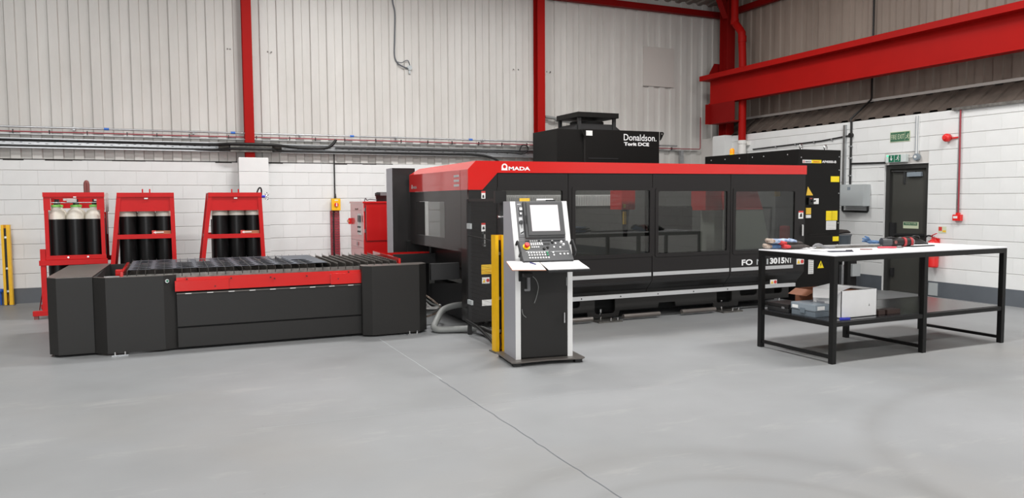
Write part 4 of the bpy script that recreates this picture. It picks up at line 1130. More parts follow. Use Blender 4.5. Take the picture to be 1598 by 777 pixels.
# desk tray
TM = CM @ Matrix.Translation((0, -.06, .962)) @ Matrix.Rotation(math.radians(11), 4, 'X')   # tray leans to the operator
MB(TM).bbox(.20, .60, -.30, .0, -.022, -.002, .004).obj('desk_tray', 'black_matt', con)
MB(TM).box(-.06, .2, -.22, .04, -.018, -.006).obj('desk_bracket', 'black_matt', con)
single(MB(TM).box(.205, .595, -.285, -.015, -.0015, .004), 'paper_stack', 'paper', 'blank white paper on the desk tray under the keypad', 'paper', CM @ Vector((.4, -.2, .946)))
cbd = thing('clipboard', 'brown clipboard with white sheet and pen at the left of the console', 'clipboard', CM @ Vector((.05, -.16, .946)))
CB = TM @ Matrix.Translation((.035, -.13, .006)) @ Matrix.Rotation(-.10, 4, 'Z')
MB(CB).box(-.15, .16, -.15, .14, -.008, -.004).obj('board', 'cardboard', cbd)
MB(CB).box(-.145, .155, -.145, .135, -.004, .0).obj('sheet_of_paper', 'paper', cbd)
tube_thing('ballpoint_pen', 'blue ballpoint pen lying on the clipboard', 'pen', [CB @ Vector((.06, .07, .006)), CB @ Vector((.10, .01, .006))], .005, 'pen_blue', 6)
tube_thing('marker_pen', 'dark and white marker pen on top of the console', 'pen', [CM @ Vector((.28, .2, 1.528)), CM @ Vector((.45, .21, 1.528))], .011, 'label_white', 8)
tube_thing('ballpoint_pen', 'black pen lying on top of the console beside the marker', 'pen', [CM @ Vector((.37, .185, 1.522)), CM @ Vector((.46, .187, 1.522))], .008, 'ink', 8)
single(LB().box(.10, .20, .165, .175, 1.512, 1.545), 'sticky_note', 'label_amber', 'small yellow label standing on top of the console', 'label', CM @ Vector((.15, .17, 1.512)))
# barcode scanner hung under the desk with its cable
sc = thing('barcode_scanner', 'dark handheld scanner hanging with its cable below the console desk', 'scanner', CM @ Vector((.1, -.04, .72)))
LB().bbox(.045, .15, -.075, -.03, .815, .86, .015).obj('scanner_head', 'black_panel', sc)
LB().bar((.11, -.05, .82), (.115, -.045, .70), .025, .03).bbox(.075, .125, -.06, -.03, .69, .71, .006).obj('scanner_grip', 'panel_grey', sc)
LB().tube(spline([(.145, -.05, .83), (.19, -.04, .79), (.215, -.03, .72), (.20, -.02, .63), (.18, -.015, .57)], 6), .003, 6).obj('cable', 'hose_grey', sc)
LB().tube(spline([(.06, -.012, .52), (.07, -.014, .47), (.10, -.014, .44)], 6), .003, 6).obj('cable', 'hose_grey', sc)
LB().box(.03, .06, -.03, .0, .78, .93).obj('holster', 'black_void', sc)

# ------------------------------------------------------------------ laser resonator cabinet
lc = thing('resonator_cabinet', 'tall black laser power cabinet with yellow labels right of the machine', 'cabinet', (8.9, 9.5, 0))
CX, CXR, CY, CYB, CZ = 8.455, 9.32, 8.5, 10.62, 2.25
MB().bbox(CX, CXR, CY, CYB, .08, CZ, .008).obj('cabinet_body', 'cab_black', lc)
MB().box(CX + .03, CXR - .03, CY + .03, CYB - .03, 0, .08).obj('plinth', 'black_void', lc)
MB().box(CX + .01, CXR - .01, CY - .004, CY + .002, .62, .98).box(CX + .01, CXR - .01, CY - .004, CY + .002, .1, .60).obj('lower_doors', 'cab_black', lc)
MB().box(CX + .01, CXR - .008, CY - .004, CY + .002, 1.0, 1.765).obj('front_door', 'cab_black', lc)
MB().box(CX + .01, CXR - .008, CY - .004, CY + .002, 1.775, 2.24).obj('upper_panel', 'cab_black', lc)
MB().box(8.69, 9.05, CY - .006, CY, .985, .995).obj('vent_slit', 'gap_dark', lc)
MB().box(8.69, 9.3, CY - .006, CY, .95, .955).obj('door_gap', 'gap_dark', lc)
for y_ in (9.55,): MB().box(CX - .002, CX + .002, y_, y_ + .006, 1.9, CZ - .02).obj('side_seam', 'gap_dark', lc)
bs = MB()
for y_ in (8.7, 9.2, 9.45, 9.75, 10.1, 10.45): bs.lathe([(.009, CX - .005), (.009, CX + .001)], (0, y_, CZ - .07), 8, 'X')
for x_, z_ in ((8.52, 2.13), (9.28, 2.15), (9.285, 1.95), (9.285, 1.60), (9.285, 1.15), (9.28, .82)): bs.lathe([(.008, CY - .009), (.008, CY)], (x_, 0, z_), 8, 'Y')
bs.obj('bolt_heads', 'silver', lc, kind='stuff')
for x_, y_ in ((8.62, 8.6), (9.11, 8.6)):
    MB().ring((x_, y_, CZ + .045), .03, .011, 16, 6, 'Y').obj('eye_bolt', 'chrome', lc)
    MB().cyl((x_, y_, CZ - .005), (x_, y_, CZ + .02), .016, n=10).obj('eye_bolt_collar', 'chrome', lc)
bc = MB().lathe([(.045, CZ), (.045, CZ + .02)], (8.6, 10.1, 0), 16).obj('beacon_base', 'label_yellow', lc)
MB().lathe([(.038, CZ + .02), (.04, CZ + .08), (.028, CZ + .108), (.005, CZ + .115)], (8.6, 10.1, 0), 16).obj('beacon_lens', 'amber_lens', bc)
yl = CY - .006
sticker(lc, 8.546, 8.72, 2.048, 2.095, yl, 'label_white', name='name_label')
arch_mark(lc, front(8.57, yl - .004, 2.055), .03, 'label_red')
text('AMADA', 'lettering', 'ink', lc, front(8.592, yl - .0035, 2.057), w=.12, h=.022, bold=.03)
sticker(lc, 8.72, 8.916, 2.048, 2.095, yl, 'label_yellow', name='name_label')
text('FANUC', 'lettering', 'label_red', lc, front(8.755, yl - .0035, 2.056), w=.13, h=.026, bold=.03)
text('AF4000i-B', 'lettering', 'text_white', lc, front(8.93, yl - .001, 2.053), w=.29, h=.038, bold=.03)
sticker(lc, 9.116, 9.289, 1.77, 1.856, yl, 'label_yellow')
MB().prism([(8.63, 1.57), (8.765, 1.57), (8.66, 1.70)], yl - .002, yl + .002, 'Y').obj('warning_triangle', 'label_amber', lc)
rs = MB().bbox(8.64, 8.74, CY - .05, CY, 1.43, 1.54, .01).obj('rotary_switch', 'cable_black', lc)
MB().bar((8.69, CY - .06, 1.48), (8.76, CY - .06, 1.49), .02, .02).obj('switch_lever', 'cable_black', rs)
MB().box(8.66, 8.7, CY - .053, CY - .049, 1.52, 1.53).obj('switch_mark', 'label_red', rs)
sticker(lc, 8.755, 8.879, 1.44, 1.525, yl, 'label_white'); sticker(lc, 8.63, 8.73, 1.29, 1.385, yl, 'label_amber'); sticker(lc, 8.63, 8.73, 1.235, 1.28, yl, 'label_white')
sticker(lc, 9.035, 9.148, 1.19, 1.335, yl, 'label_yellow'); sticker(lc, 9.156, 9.267, 1.19, 1.335, yl, 'label_yellow')
l_ = sticker(lc, 9.04, 9.244, 1.05, 1.183, yl, 'label_white')
q = MB()
for k in range(5): q.box(9.055, 9.23, yl - .0035, yl - .002, 1.065 + k * .024, 1.069 + k * .024)
for z_ in (.005,): pass
q.obj('printed_lines', 'panel_grey', l_, kind='stuff')
q = MB()
for x0 in (9.045, 9.165, 9.125):
    for k in range(5): q.box(x0, x0 + .09, yl - .0035, yl - .002, (1.205 if x0 < 9.2 else 1.2) + k * .024, (1.205 if x0 < 9.2 else 1.2) + k * .024 + .003)
q.obj('printed_lines', 'yellow_dark', lc, kind='stuff')
sticker(lc, 9.181, 9.302, .874, .945, yl, 'label_yellow')
l_ = sticker(lc, 8.697, 8.80, .395, .64, yl, 'label_white')
q = MB()
for k in range(7): q.box(8.71, 8.79, yl - .0035, yl - .002, .41 + k * .03, .416 + k * .03)
q.obj('printed_lines', 'panel_grey', l_, kind='stuff')
w_ = MB().prism([(8.885, .475), (9.01, .475), (8.948, .585)], yl - .002, yl + .002, 'Y').obj('warning_triangle', 'label_yellow', lc)
MB().prism([(8.945, .555), (8.96, .555), (8.95, .53), (8.96, .53), (8.94, .49), (8.945, .52), (8.935, .52)], yl - .0035, yl - .002, 'Y').obj('lightning_mark', 'ink', w_)

# ------------------------------------------------------------------ dust collector
du = thing('dust_collector', 'black dust collector with a hooded fan outlet standing behind the machine', 'dust collector', (7.1, 12, 0))
MB().bbox(6.05, 8.12, 11.52, 12.45, 0, 2.735, .008).obj('housing', 'cab_black', du)
fp = MB().box(6.585, 8.118, 11.49, 11.52, .4, 2.74).obj('front_panel', 'cab_black', du)
MB().box(6.57, 6.585, 11.485, 11.525, .4, 2.70).obj('panel_joint', 'gap_dark', fp)
MB().box(6.65, 7.25, 11.485, 11.49, 2.235, 2.25).obj('inspection_cover', 'black_matt', fp)
for x0, sgn in ((6.58, -1), (8.118, 1)):
    plate([[(0, 0), (0, -.16), (sgn * .03, -.13), (sgn * .085, -.03), (sgn * .07, 0)], circ(sgn * .045, -.035, .014, 12, sgn > 0)], 'lifting_lug', 'cab_black', du, front(x0, 11.47, 2.735), .012)
sticker(du, 6.60, 6.725, 2.63, 2.715, 11.487, 'label_white', name='rating_label')
text('Donaldson.', 'lettering', 'text_white', fp, front(7.365, 11.489, 2.565), w=.69, h=.115, bold=.006)
text('Torit DCE', 'lettering', 'text_white', fp, front(7.37, 11.489, 2.475), w=.53, h=.062, bold=.04)
MB().prism([(6.35, 2.735), (7.35, 2.735), (7.2, 2.84), (6.5, 2.84)], 11.56, 12.3, 'Y').obj('fan_base', 'black_matt', du)
for x_, y_ in ((6.5, 11.55), (7.2, 11.55), (6.5, 12.25), (7.2, 12.25)):
    MB().box(x_ - .03, x_ + .03, y_ - .02, y_ + .02, 2.735, 2.95).obj('hood_post', 'black_matt', du)
MB().cyl((6.85, 11.9, 2.83), (6.85, 11.9, 2.9), .3, n=24).obj('fan_inlet', 'black_void', du)
MB().bbox(6.44, 7.262, 11.49, 12.28, 2.945, 3.033, .006).obj('rain_hood', 'cab_black', du)
single(MB().tube(spline([(6.83, 13.5, 3.16), (7.05, 13.5, 3.14), (7.1, 13.5, 3.1), (7.35, 13.48, 3.08), (7.6, 13.45, 3.02)], 5), .03, 8), 'flexible_duct', 'hose_grey', 'grey flexible conduit on the cladding behind the dust collector hood', 'conduit', (6.83, 13.5, 3.16))
single(MB().box(10.09, 10.16, 13.48, 13.56, 0, 2.57), 'vertical_trunking', 'galv', 'galvanised vertical trunking under the red cable by the far corner', 'trunking', (10.12, 13.52, 0))

# ------------------------------------------------------------------ red electrical cabinet
rc = thing('red_cabinet', 'red steel electrical cabinet with control switches behind the shuttle table', 'cabinet', (2.95, 12, 0))
RX, RXR, RY, RYB, RZ = 2.73, 3.32, 11.6, 12.5, 1.52
MB().bbox(RX, RXR, RY, RYB, 0, RZ - .02, .006).obj('cabinet_body', 'red_cab', rc)
MB().bbox(RX - .012, RXR + .01, RY - .012, RYB + .01, RZ - .03, RZ, .005).obj('cabinet_lid', 'red_cab', rc)
MB().box(RX + .045, RXR - .01, RY - .008, RY, .915, RZ - .06).obj('front_door', 'red_cab', rc)
MB().box(RX + .03, RX + .042, RY - .004, RY, .915, RZ - .06).obj('hinge_gap', 'gap_dark', rc)
for z_ in (1.37, 1.04): MB().cyl((RX + .02, RY - .008, z_), (RX + .02, RY - .008, z_ + .05), .008, n=8).obj('hinge', 'steel', rc)
MB().box(RX + .03, RXR - .01, RY - .006, RY, .905, .908).obj('panel_gap', 'gap_dark', rc)
s_ = MB().box(RX - .004, RX, 11.72, 11.98, 1.0, 1.33).obj('control_plate', 'label_white', rc)
MB().bbox(RX - .03, RX, 11.74, 11.88, 1.2, 1.30, .005).obj('digital_display', 'keyboard', s_)
for y_, z_ in ((11.8, 1.12), (11.92, 1.12), (11.92, 1.05), (11.8, 1.05)): MB().lathe([(.014, RX - .02), (.014, RX)], (0, y_, z_), 10, 'X').obj('push_button', 'ink', s_)
k_ = MB().prism([(12.42, 1.25), (12.55, 1.20), (12.42, 1.15)], RX - .05, RX - .002, 'X').obj('rotary_isolator', 'estop_red', rc)
MB().box(RX - .055, RX - .049, 12.38, 12.45, 1.19, 1.21).obj('isolator_bar', 'label_amber', k_)
MB().box(RX - .004, RX, 11.95, 12.15, 1.385, 1.41).obj('name_strip', 'rusty', rc)
MB().box(RX - .003, RX, 11.61, 12.49, .905, .909).box(RX - .003, RX, 11.61, 12.49, .80, .804).obj('panel_gap_side', 'rusty', rc)
MB().cyl((RX - .012, 12.0, .82), (RX - .012, 12.0, .88), .008, n=8).obj('panel_latch', 'steel', rc)
MB().box(RXR, 3.75, 11.62, 11.68, .70, .76).obj('red_outrigger', 'red_cab', rc)
fn = MB().lathe([(.15, RZ), (.16, RZ + .08), (.17, RZ + .085), (.17, RZ + .13), (.14, RZ + .145)], (3.18, 11.95, 0), 22).obj('fan_motor', 'black_matt', rc)
MB().box(3.05, 3.15, 11.76, 11.79, RZ + .09, RZ + .14).obj('fan_terminal', 'panel_grey', fn)
MB().tube(spline([(3.02, 11.9, RZ + .02), (2.9, 11.85, RZ + .03), (2.84, 11.8, RZ + .02), (2.8, 11.75, RZ + .05), (2.79, 11.75, RZ)], 5), .008, 6).obj('fan_cable', 'skirt_grey', rc)

# ------------------------------------------------------------------ gas cylinders and their red racks
RY0, RY1 = 11.6, 12.32
def rack_wide():
    t = thing('cylinder_rack', 'red gas cylinder rack on a stand, with lifting eye and open header', 'cylinder rack', (-1.15, 11.95, 0))
    y = RY0
    m = 'red_rack'
    # header with deep corners
    plate([[(-1.49, 1.43), (-1.41, 1.43), (-1.41, 1.585), (-.875, 1.585), (-.875, 1.43), (-.785, 1.43), (-.785, 1.66), (-1.49, 1.66)]], 'header', m, t, front(0, y + .006, 0), .012)
    MB().box(-1.495, -.78, y - .012, y, 1.605, 1.665).obj('header_lip', m, t)
    MB().box(-1.145, -1.11, y - .015, y - .011, 1.595, 1.61).obj('name_tag', 'label_white', t)
    for x0 in (-1.487, -.837):
        MB().box(x0, x0 + .045, y, y + .045, .77, 1.43).obj('upright', m, t)
        MB().box(x0, x0 + .045, RY1 - .045, RY1, .77, 1.66).obj('upright', m, t)
        MB().box(x0 + .005, x0 + .04, y + .045, RY1 - .045, 1.60, 1.65).obj('top_side_rail', m, t)
    MB().box(-1.49, -.785, RY1 - .012, RY1, 1.45, 1.66).obj('rear_header', m, t)
    MB().bbox(-1.49, -.785, y - .006, y + .04, .775, .83, .004).obj('lower_rail', m, t)
    for x in (-1.23, -1.0): MB().lathe([(.012, y - .012), (.012, y - .005)], (x, 0, .805), 10, 'Y').obj('rail_bolt', 'steel', t)
    MB().box(-.79, -.774, y + .05, RY1 - .05, 1.40, 1.655).obj('side_cover', 'pvc_white', t)
    MB().box(-.775, -.766, y + .15, y + .2, 1.1, 1.42).obj('hanging_strap', 'hose_grey', t)
    MB().tube(spline([(-1.03, 11.95, 1.66), (-1.03, 11.95, 1.78), (-1.015, 11.95, 1.815), (-1.0, 11.95, 1.78), (-1.0, 11.95, 1.66)], 5), .022, 8).obj('lifting_eye', 'rusty', t)
    # stand
    for x0, yy in ((-1.55, y - .02), (-1.55, RY1 - .03), (-.91, y - .02), (-.91, RY1 - .03)):
        MB().box(x0, x0 + .06, yy, yy + .06, .05, .92 if x0 < -1 else .70).obj('stand_leg', m, t)
    MB().bbox(-1.565, -.77, y - .03, y + .04, .705, .772, .004).obj('stand_rail', m, t)
    MB().bbox(-1.565, -.77, RY1 - .04, RY1 + .03, .705, .772, .004).obj('stand_rail', m, t)
    for yy in (y - .04, RY1 - .04): MB().bbox(-1.66, -.835, yy, yy + .08, .045, .11, .004).obj('foot_bar', m, t)
    for x0 in (-1.65, -.89):
        for yy in (y - .03, RY1 - .03): MB().box(x0, x0 + .05, yy, yy + .06, 0, .045).obj('foot', 'rusty', t)
    MB().bar((-1.60, y + .1, .11), (-1.545, y + .1, .42), .006, .06).obj('corner_gusset', 'red_dark', t)
    MB().box(-1.48, -.80, y + .06, RY1 - .06, .10, .125).obj('floor_pan', 'red_dark', t)
    # manifold
    MB().tube([(-1.42, y + .12, 1.53), (-.84, y + .12, 1.53)], .006, 6).obj('manifold_pipe', 'steel', t)
    v = MB().bbox(-1.23, -1.12, y + .06, y + .14, 1.535, 1.585, .008).obj('manifold_valve', 'pvc_white', t)
    MB().bar((-1.27, y + .08, 1.57), (-1.22, y + .08, 1.57), .03, .03).obj('valve_knob', 'pvc_white', v)
    MB().box(-.91, -.86, y + .07, y + .12, 1.55, 1.575).obj('pipe_tee', 'label_white', t)
    return t
rack_wide()
def rack_tapered(label, x0t, x1t, x0b, x1b, zr, side):
    """x at z=1.655 (t) and at z=.72 (b); posts carry on to the floor"""
    cxm = (x0t + x1t) / 2
    t = thing('cylinder_rack', label, 'cylinder rack', (cxm, 11.95, 0))
    m = 'red_rack'
    def xl(z): return x0t + (x0b - x0t) * (1.655 - z) / .935
    def xr(z): return x1t + (x1b - x1t) * (1.655 - z) / .935
    for y0 in (RY0, RY1 - .05):
        for f, s in ((xl, 1), (xr, -1)):
            w = .055
            b = MB(); z0, z1 = .06, 1.655
            vs = []
            for z in (z0, z1):
                for dx, dy in ((0, 0), (s * w, 0), (s * w, .05), (0, .05)): vs.append((f(z) + dx, y0 + dy, z))
            b.add(vs, [(0, 1, 2, 3), (4, 5, 6, 7), (0, 1, 5, 4), (1, 2, 6, 5), (2, 3, 7, 6), (3, 0, 4, 7)])
            b.obj('upright', m, t)
        b = MB(); z0, z1 = .06, .12
        b.box(xl(.1), xr(.1), y0, y0 + .05, .04, .10); b.obj('foot_bar', m, t)
        MB().box(xl(zr) + .05, xr(zr) - .05, y0 - .002, y0 + .035, zr - .03, zr + .03).obj('mid_rail', m, t)
    MB().box(x0t + .0, x1t, RY0 - .006, RY0 + .03, 1.60, 1.66).obj('header_top', m, t)
    MB().prism([(xl(1.41) + .04, 1.405), (xr(1.41) - .04, 1.405), (xr(1.6) - .04, 1.60), (xl(1.6) + .04, 1.60)], RY0 + .012, RY0 + .02, 'Y').obj('header_panel', m, t)
    MB().prism([(xl(1.41) + .03, 1.395), (xr(1.41) - .03, 1.395), (xr(1.6) - .03, 1.655), (xl(1.6) + .03, 1.655)], RY1 - .02, RY1 - .012, 'Y').obj('rear_header_panel', m, t)
    MB().box(cxm - .02, cxm + .025, RY0 - .009, RY0 - .005, 1.572, 1.588).obj('name_tag', 'label_white', t)
    MB().box(x0t, x1t, RY0 + .03, RY1, 1.645, 1.657).obj('top_plate', m, t)
    for s in (xl, xr):
        MB().bar((s(1.63) + (.02 if s is xl else -.02), RY0 + .05, 1.60), (s(1.63) + (.02 if s is xl else -.02), RY1 - .05, 1.60), .02, .1).obj('side_rail', m, t)
        MB().bar((s(zr) + (.02 if s is xl else -.02), RY0 + .05, zr), (s(zr) + (.02 if s is xl else -.02), RY1 - .05, zr), .02, .05).obj('side_rail', m, t)
    for dx in (-.04, .05): MB().cyl((cxm + dx, RY0 + .08, 1.655), (cxm + dx, RY0 + .08, 1.71), .009, n=8).obj('locating_pin', m, t)
    MB().box(xl(.1) + .03, xr(.1) - .03, RY0 + .05, RY1 - .05, .10, .15).obj('floor_pan', 'red_dark', t)
    tag_ = MB().box(cxm + .06, xr(1.1) - .06, RY0 + .028, RY0 + .036, zr + .03, zr + .075).obj('direction_label', 'cardboard', t)
    MB().box(cxm + .06, cxm + .11, RY0 + .024, RY0 + .03, zr + .03, zr + .08).obj('red_label_end', 'label_red', tag_)
    MB().prism([(cxm + .075, zr + .052), (cxm + .11, zr + .07), (cxm + .11, zr + .034)], RY0 + .02, RY0 + .026, 'Y').bar((cxm + .11, RY0 + .023, zr + .052), (cxm + .21, RY0 + .023, zr + .054), .004, .014).obj('white_arrow', 'label_white', tag_)
    return t
rack_tapered('red tapered gas cylinder rack in the middle of the three', -.632, .076, -.735, .085, 1.058, 0)
r3 = rack_tapered('red tapered gas cylinder rack nearest the white pier', .522, 1.242, .405, 1.275, 1.037, 1)
MB().tube(spline([(1.19, 11.7, 1.655), (1.21, 11.7, 1.71), (1.235, 11.7, 1.73), (1.255, 11.72, 1.70), (1.255, 11.75, 1.6)], 5), .011, 8).obj('hose_loop', 'cable_black', r3)
g_ = MB().cyl((1.25, 11.68, 1.60), (1.30, 11.68, 1.60), .02, n=10).obj('regulator', 'box_blue', r3)
MB().ring((1.325, 11.68, 1.635), .022, .006, 14, 6).obj('pressure_gauge', 'chrome', g_)
MB().ring((1.325, 11.68, 1.575), .022, .006, 14, 6).obj('pressure_gauge', 'chrome', g_)
MB().box(.53, .56, 11.64, 11.7, 1.28, 1.62).obj('side_tag', 'pvc_white', r3)

def make_cylinder(capped):
    t = thing('gas_cylinder', 'x', 'gas cylinder', (0, 0, 0))
    MB().lathe([(.09, .0), (.112, .012), (.114, .03), (.114, 1.185)], (0, 0, 0), 22).obj('body', 'cyl_black', t)
    MB().lathe([(.1145, 1.185), (.1145, 1.21), (.108, 1.25), (.09, 1.285), (.066, 1.31), (.055, 1.32)], (0, 0, 0), 22).obj('shoulder', 'cyl_white', t)
    MB().lathe([(.052, 1.318), (.052, 1.345)], (0, 0, 0), 18).obj('neck', 'cyl_white', t)
    if capped: MB().lathe([(.058, 1.345), (.058, 1.372), (.03, 1.378)], (0, 0, 0), 18).obj('green_collar', 'cyl_green', t)
    MB().lathe([(.026, 1.345), (.026, 1.40), (.016, 1.41), (.016, 1.45)], (0, 0, 0), 12).obj('valve', 'cable_black', t)
    return t
def copy_thing(root, loc, label, group):
    r = root.copy(); COL.objects.link(r); r.location = loc; r['label'] = label; r['group'] = group
    for ch in list(root.children):
        c_ = ch.copy(); COL.objects.link(c_); c_.parent = r
    return r
side = ('left', 'middle', 'right')
base1 = make_cylinder(True); base2 = make_cylinder(False); first = {True: True, False: True}
for xs, rackname, capped in (((-1.368, -1.145, -.921), 'leftmost stand-mounted rack', True), ((-.515, -.285, -.056), 'middle tapered rack', False), ((.676, .905, 1.134), 'tapered rack by the white pier', False)):
    for row in (0, 1):
        for i, x in enumerate(xs):
            loc = (x, 11.765 + row * .245 + (0.012 if i == 1 else 0), .125 if capped else .15)
            if row == 0: lb = 'black gas cylinder with white shoulder, front %s of the %s' % (side[i], rackname)
            else: lb = 'black gas cylinder at the back %s of the %s' % (side[i], rackname)
            src = base1 if capped else base2
            if first[capped]:
                src.location = loc; src['label'] = lb; src['group'] = 'gas cylinders in red racks'; first[capped] = False
            else:
                copy_thing(src, loc, lb, 'gas cylinders in red racks')

# ------------------------------------------------------------------ work table
TX0, TX1, TY0, TY1, TZ = 5.515, 7.962, 5.078, 6.055, 1.01
wt = thing('work_table', 'long black framed work table with white top and lower shelf', 'table', (6.74, 5.56, 0))
MB().bbox(TX0, TX1, TY0 - .004, TY1, TZ - .012, TZ, .003).obj('tabletop', 'table_white', wt)
S = .05
FX = (5.515, 6.72, 7.912)
for x0 in FX:
    for y0 in (TY0, TY1 - S): MB().bbox(x0, x0 + S, y0, y0 + S, 0, TZ - .0125, .003).obj('leg', 'table_black', wt)
    MB().box(x0 + .01, x0 + .04, TY0 + S, TY1 - S, .045, .075).obj('floor_bar', 'table_black', wt)
    MB().box(x0, x0 + S, TY0 + S, TY1 - S, TZ - .0625, TZ - .0125).obj('end_rail', 'table_black', wt)
    MB().box(x0 + .005, x0 + .045, TY0 + S, TY1 - S, .345, .385).obj('shelf_rail', 'table_black', wt)
for x0, x1 in ((FX[0] + S, FX[1]), (FX[1] + S, FX[2])):
    for y0 in (TY0, TY1 - S):
        MB().box(x0, x1, y0, y0 + S, TZ - .0625, TZ - .0125).obj('long_rail', 'table_black', wt)
        MB().box(x0, x1, y0 + .005, y0 + .045, .345, .385).obj('shelf_rail', 'table_black', wt)
    MB().box(x0 - .02, x1 + .02, TY0 + .045, TY1 - .045, .385, .389).obj('shelf_plate', 'shelf_dark', wt)
SZ = .389
# things on the shelf
b_ = thing('tool_case', 'flat black plastic tool case at the left end of the table shelf', 'case', (5.68, 5.82, SZ))
MB().bbox(5.58, 5.86, 5.70, 5.99, SZ, SZ + .045, .01).obj('case_base', 'black_matt', b_)
MB().bbox(5.58, 5.86, 5.70, 5.99, SZ + .047, SZ + .085, .01).obj('case_lid', 'black_panel', b_)
MB().bbox(5.60, 5.84, 5.685, 5.70, SZ + .035, SZ + .058, .004).obj('case_handle', 'black_matt', b_)
MB().bbox(5.58, 5.60, 5.75, 5.79, SZ + .03, SZ + .06, .003).obj('case_latch', 'panel_grey', b_)
b_ = thing('parts_case', 'blue-grey plastic case with white labels on the shelf beside the carton', 'case', (5.72, 5.5, SZ))
MB().bbox(5.585, 5.87, 5.36, 5.66, SZ, SZ + .055, .008).obj('case_base', 'grey_plastic', b_)
MB().bbox(5.58, 5.875, 5.355, 5.665, SZ + .057, SZ + .125, .01).obj('case_lid', 'grey_plastic2', b_)
MB().box(5.578, 5.581, 5.57, 5.645, SZ + .07, SZ + .10).box(5.61, 5.70, 5.352, 5.356, SZ + .07, SZ + .105).obj('paper_label', 'label_white', b_)
MB().bbox(5.573, 5.582, 5.48, 5.54, SZ + .03, SZ + .08, .003).obj('case_latch', 'grey_plastic', b_)
b_ = thing('brown_carton', 'open brown cardboard carton on the shelf behind the white carton', 'box', (6.05, 5.8, SZ))
MB().box(5.92, 6.22, 5.655, 5.66, SZ, SZ + .21).box(5.92, 5.925, 5.66, 5.95, SZ, SZ + .21).box(6.215, 6.22, 5.66, 5.95, SZ, SZ + .21).box(5.925, 6.215, 5.945, 5.95, SZ, SZ + .21).box(5.925, 6.215, 5.66, 5.945, SZ, SZ + .005).obj('carton_walls', 'cardboard', b_)
MB().add([(5.92, 5.66, SZ + .21), (5.92, 5.95, SZ + .21), (5.80, 5.93, SZ + .16), (5.80, 5.68, SZ + .16)], [(0, 1, 2, 3)]).obj('open_flap', 'cardboard', b_)
wbx = thing('white_carton', 'large white cardboard carton with torn open flaps on the table shelf', 'box', (6.0, 5.4, SZ))
bx0, bx1, by0, by1, bh = 5.765, 6.235, 5.215, 5.565, .262
MB().box(bx0, bx1, by0, by0 + .006, SZ, SZ + bh).box(bx0, bx0 + .006, by0, by1, SZ, SZ + bh).box(bx1 - .006, bx1, by0, by1, SZ, SZ + bh).box(bx0, bx1, by1 - .006, by1, SZ, SZ + bh).box(bx0, bx1, by0, by1, SZ, SZ + .006).obj('carton_walls', 'box_white', wbx)
zt = SZ + bh
MB().add([(bx0, by0, zt), (bx0 + .15, by0 + .01, zt + .035), (bx0 + .2, by0 + .16, zt + .02), (bx0 + .12, by1 - .1, zt + .045), (bx0, by1, zt)], [(0, 1, 2, 3, 4)]).obj('torn_flap', 'box_white', wbx)
MB().add([(bx1, by0, zt), (bx1, by1, zt), (bx0 + .26, by1 - .02, zt + .02), (bx0 + .22, by0 + .16, zt + .012), (bx0 + .3, by0 + .02, zt + .004)], [(0, 1, 2, 3, 4)]).obj('torn_flap', 'box_white', wbx)
MB().add([(bx0 - .0, by0, zt), (bx0 - .0, by1, zt), (bx0 - .05, by1 - .05, zt - .09), (bx0 - .05, by0 + .05, zt - .07)], [(0, 1, 2, 3)]).obj('side_flap', 'box_white', wbx)
MB().box(bx0 + .15, bx0 + .32, by0 + .08, by0 + .2, zt - .06, zt - .01).obj('inner_lining', 'cardboard', wbx)
MB().prism([(bx0 + .36, SZ + .10), (bx0 + .375, SZ + .10), (bx0 + .367, SZ + .125)], by0 - .001, by0, 'Y').obj('printed_mark', 'panel_grey', wbx)
MB().box(bx0 - .001, bx0, by0 + .2, by0 + .3, SZ + .10, SZ + .14).obj('printed_frame', 'console_grey', wbx)
single(MB().prism([(5.70, 5.17), (5.80, 5.14), (5.86, 5.19), (5.75, 5.22)], SZ, SZ + .012), 'blue_packet', 'box_blue', 'flat blue packet in front of the white carton', 'packet', (5.78, 5.18, SZ))
for x0, x1, y0, lb in ((6.27, 6.36, 5.22, 'small dark brown steel offcut right beside the white carton'), (6.38, 6.56, 5.21, 'longer dark brown steel offcut further right of the white carton')):
    single(MB().bbox(x0, x1, y0, y0 + .1, SZ, SZ + .045, .004), 'steel_offcut', 'offcut_brown', lb, 'metal offcut', ((x0 + x1) / 2, y0 + .05, SZ), 'steel offcuts on the shelf')

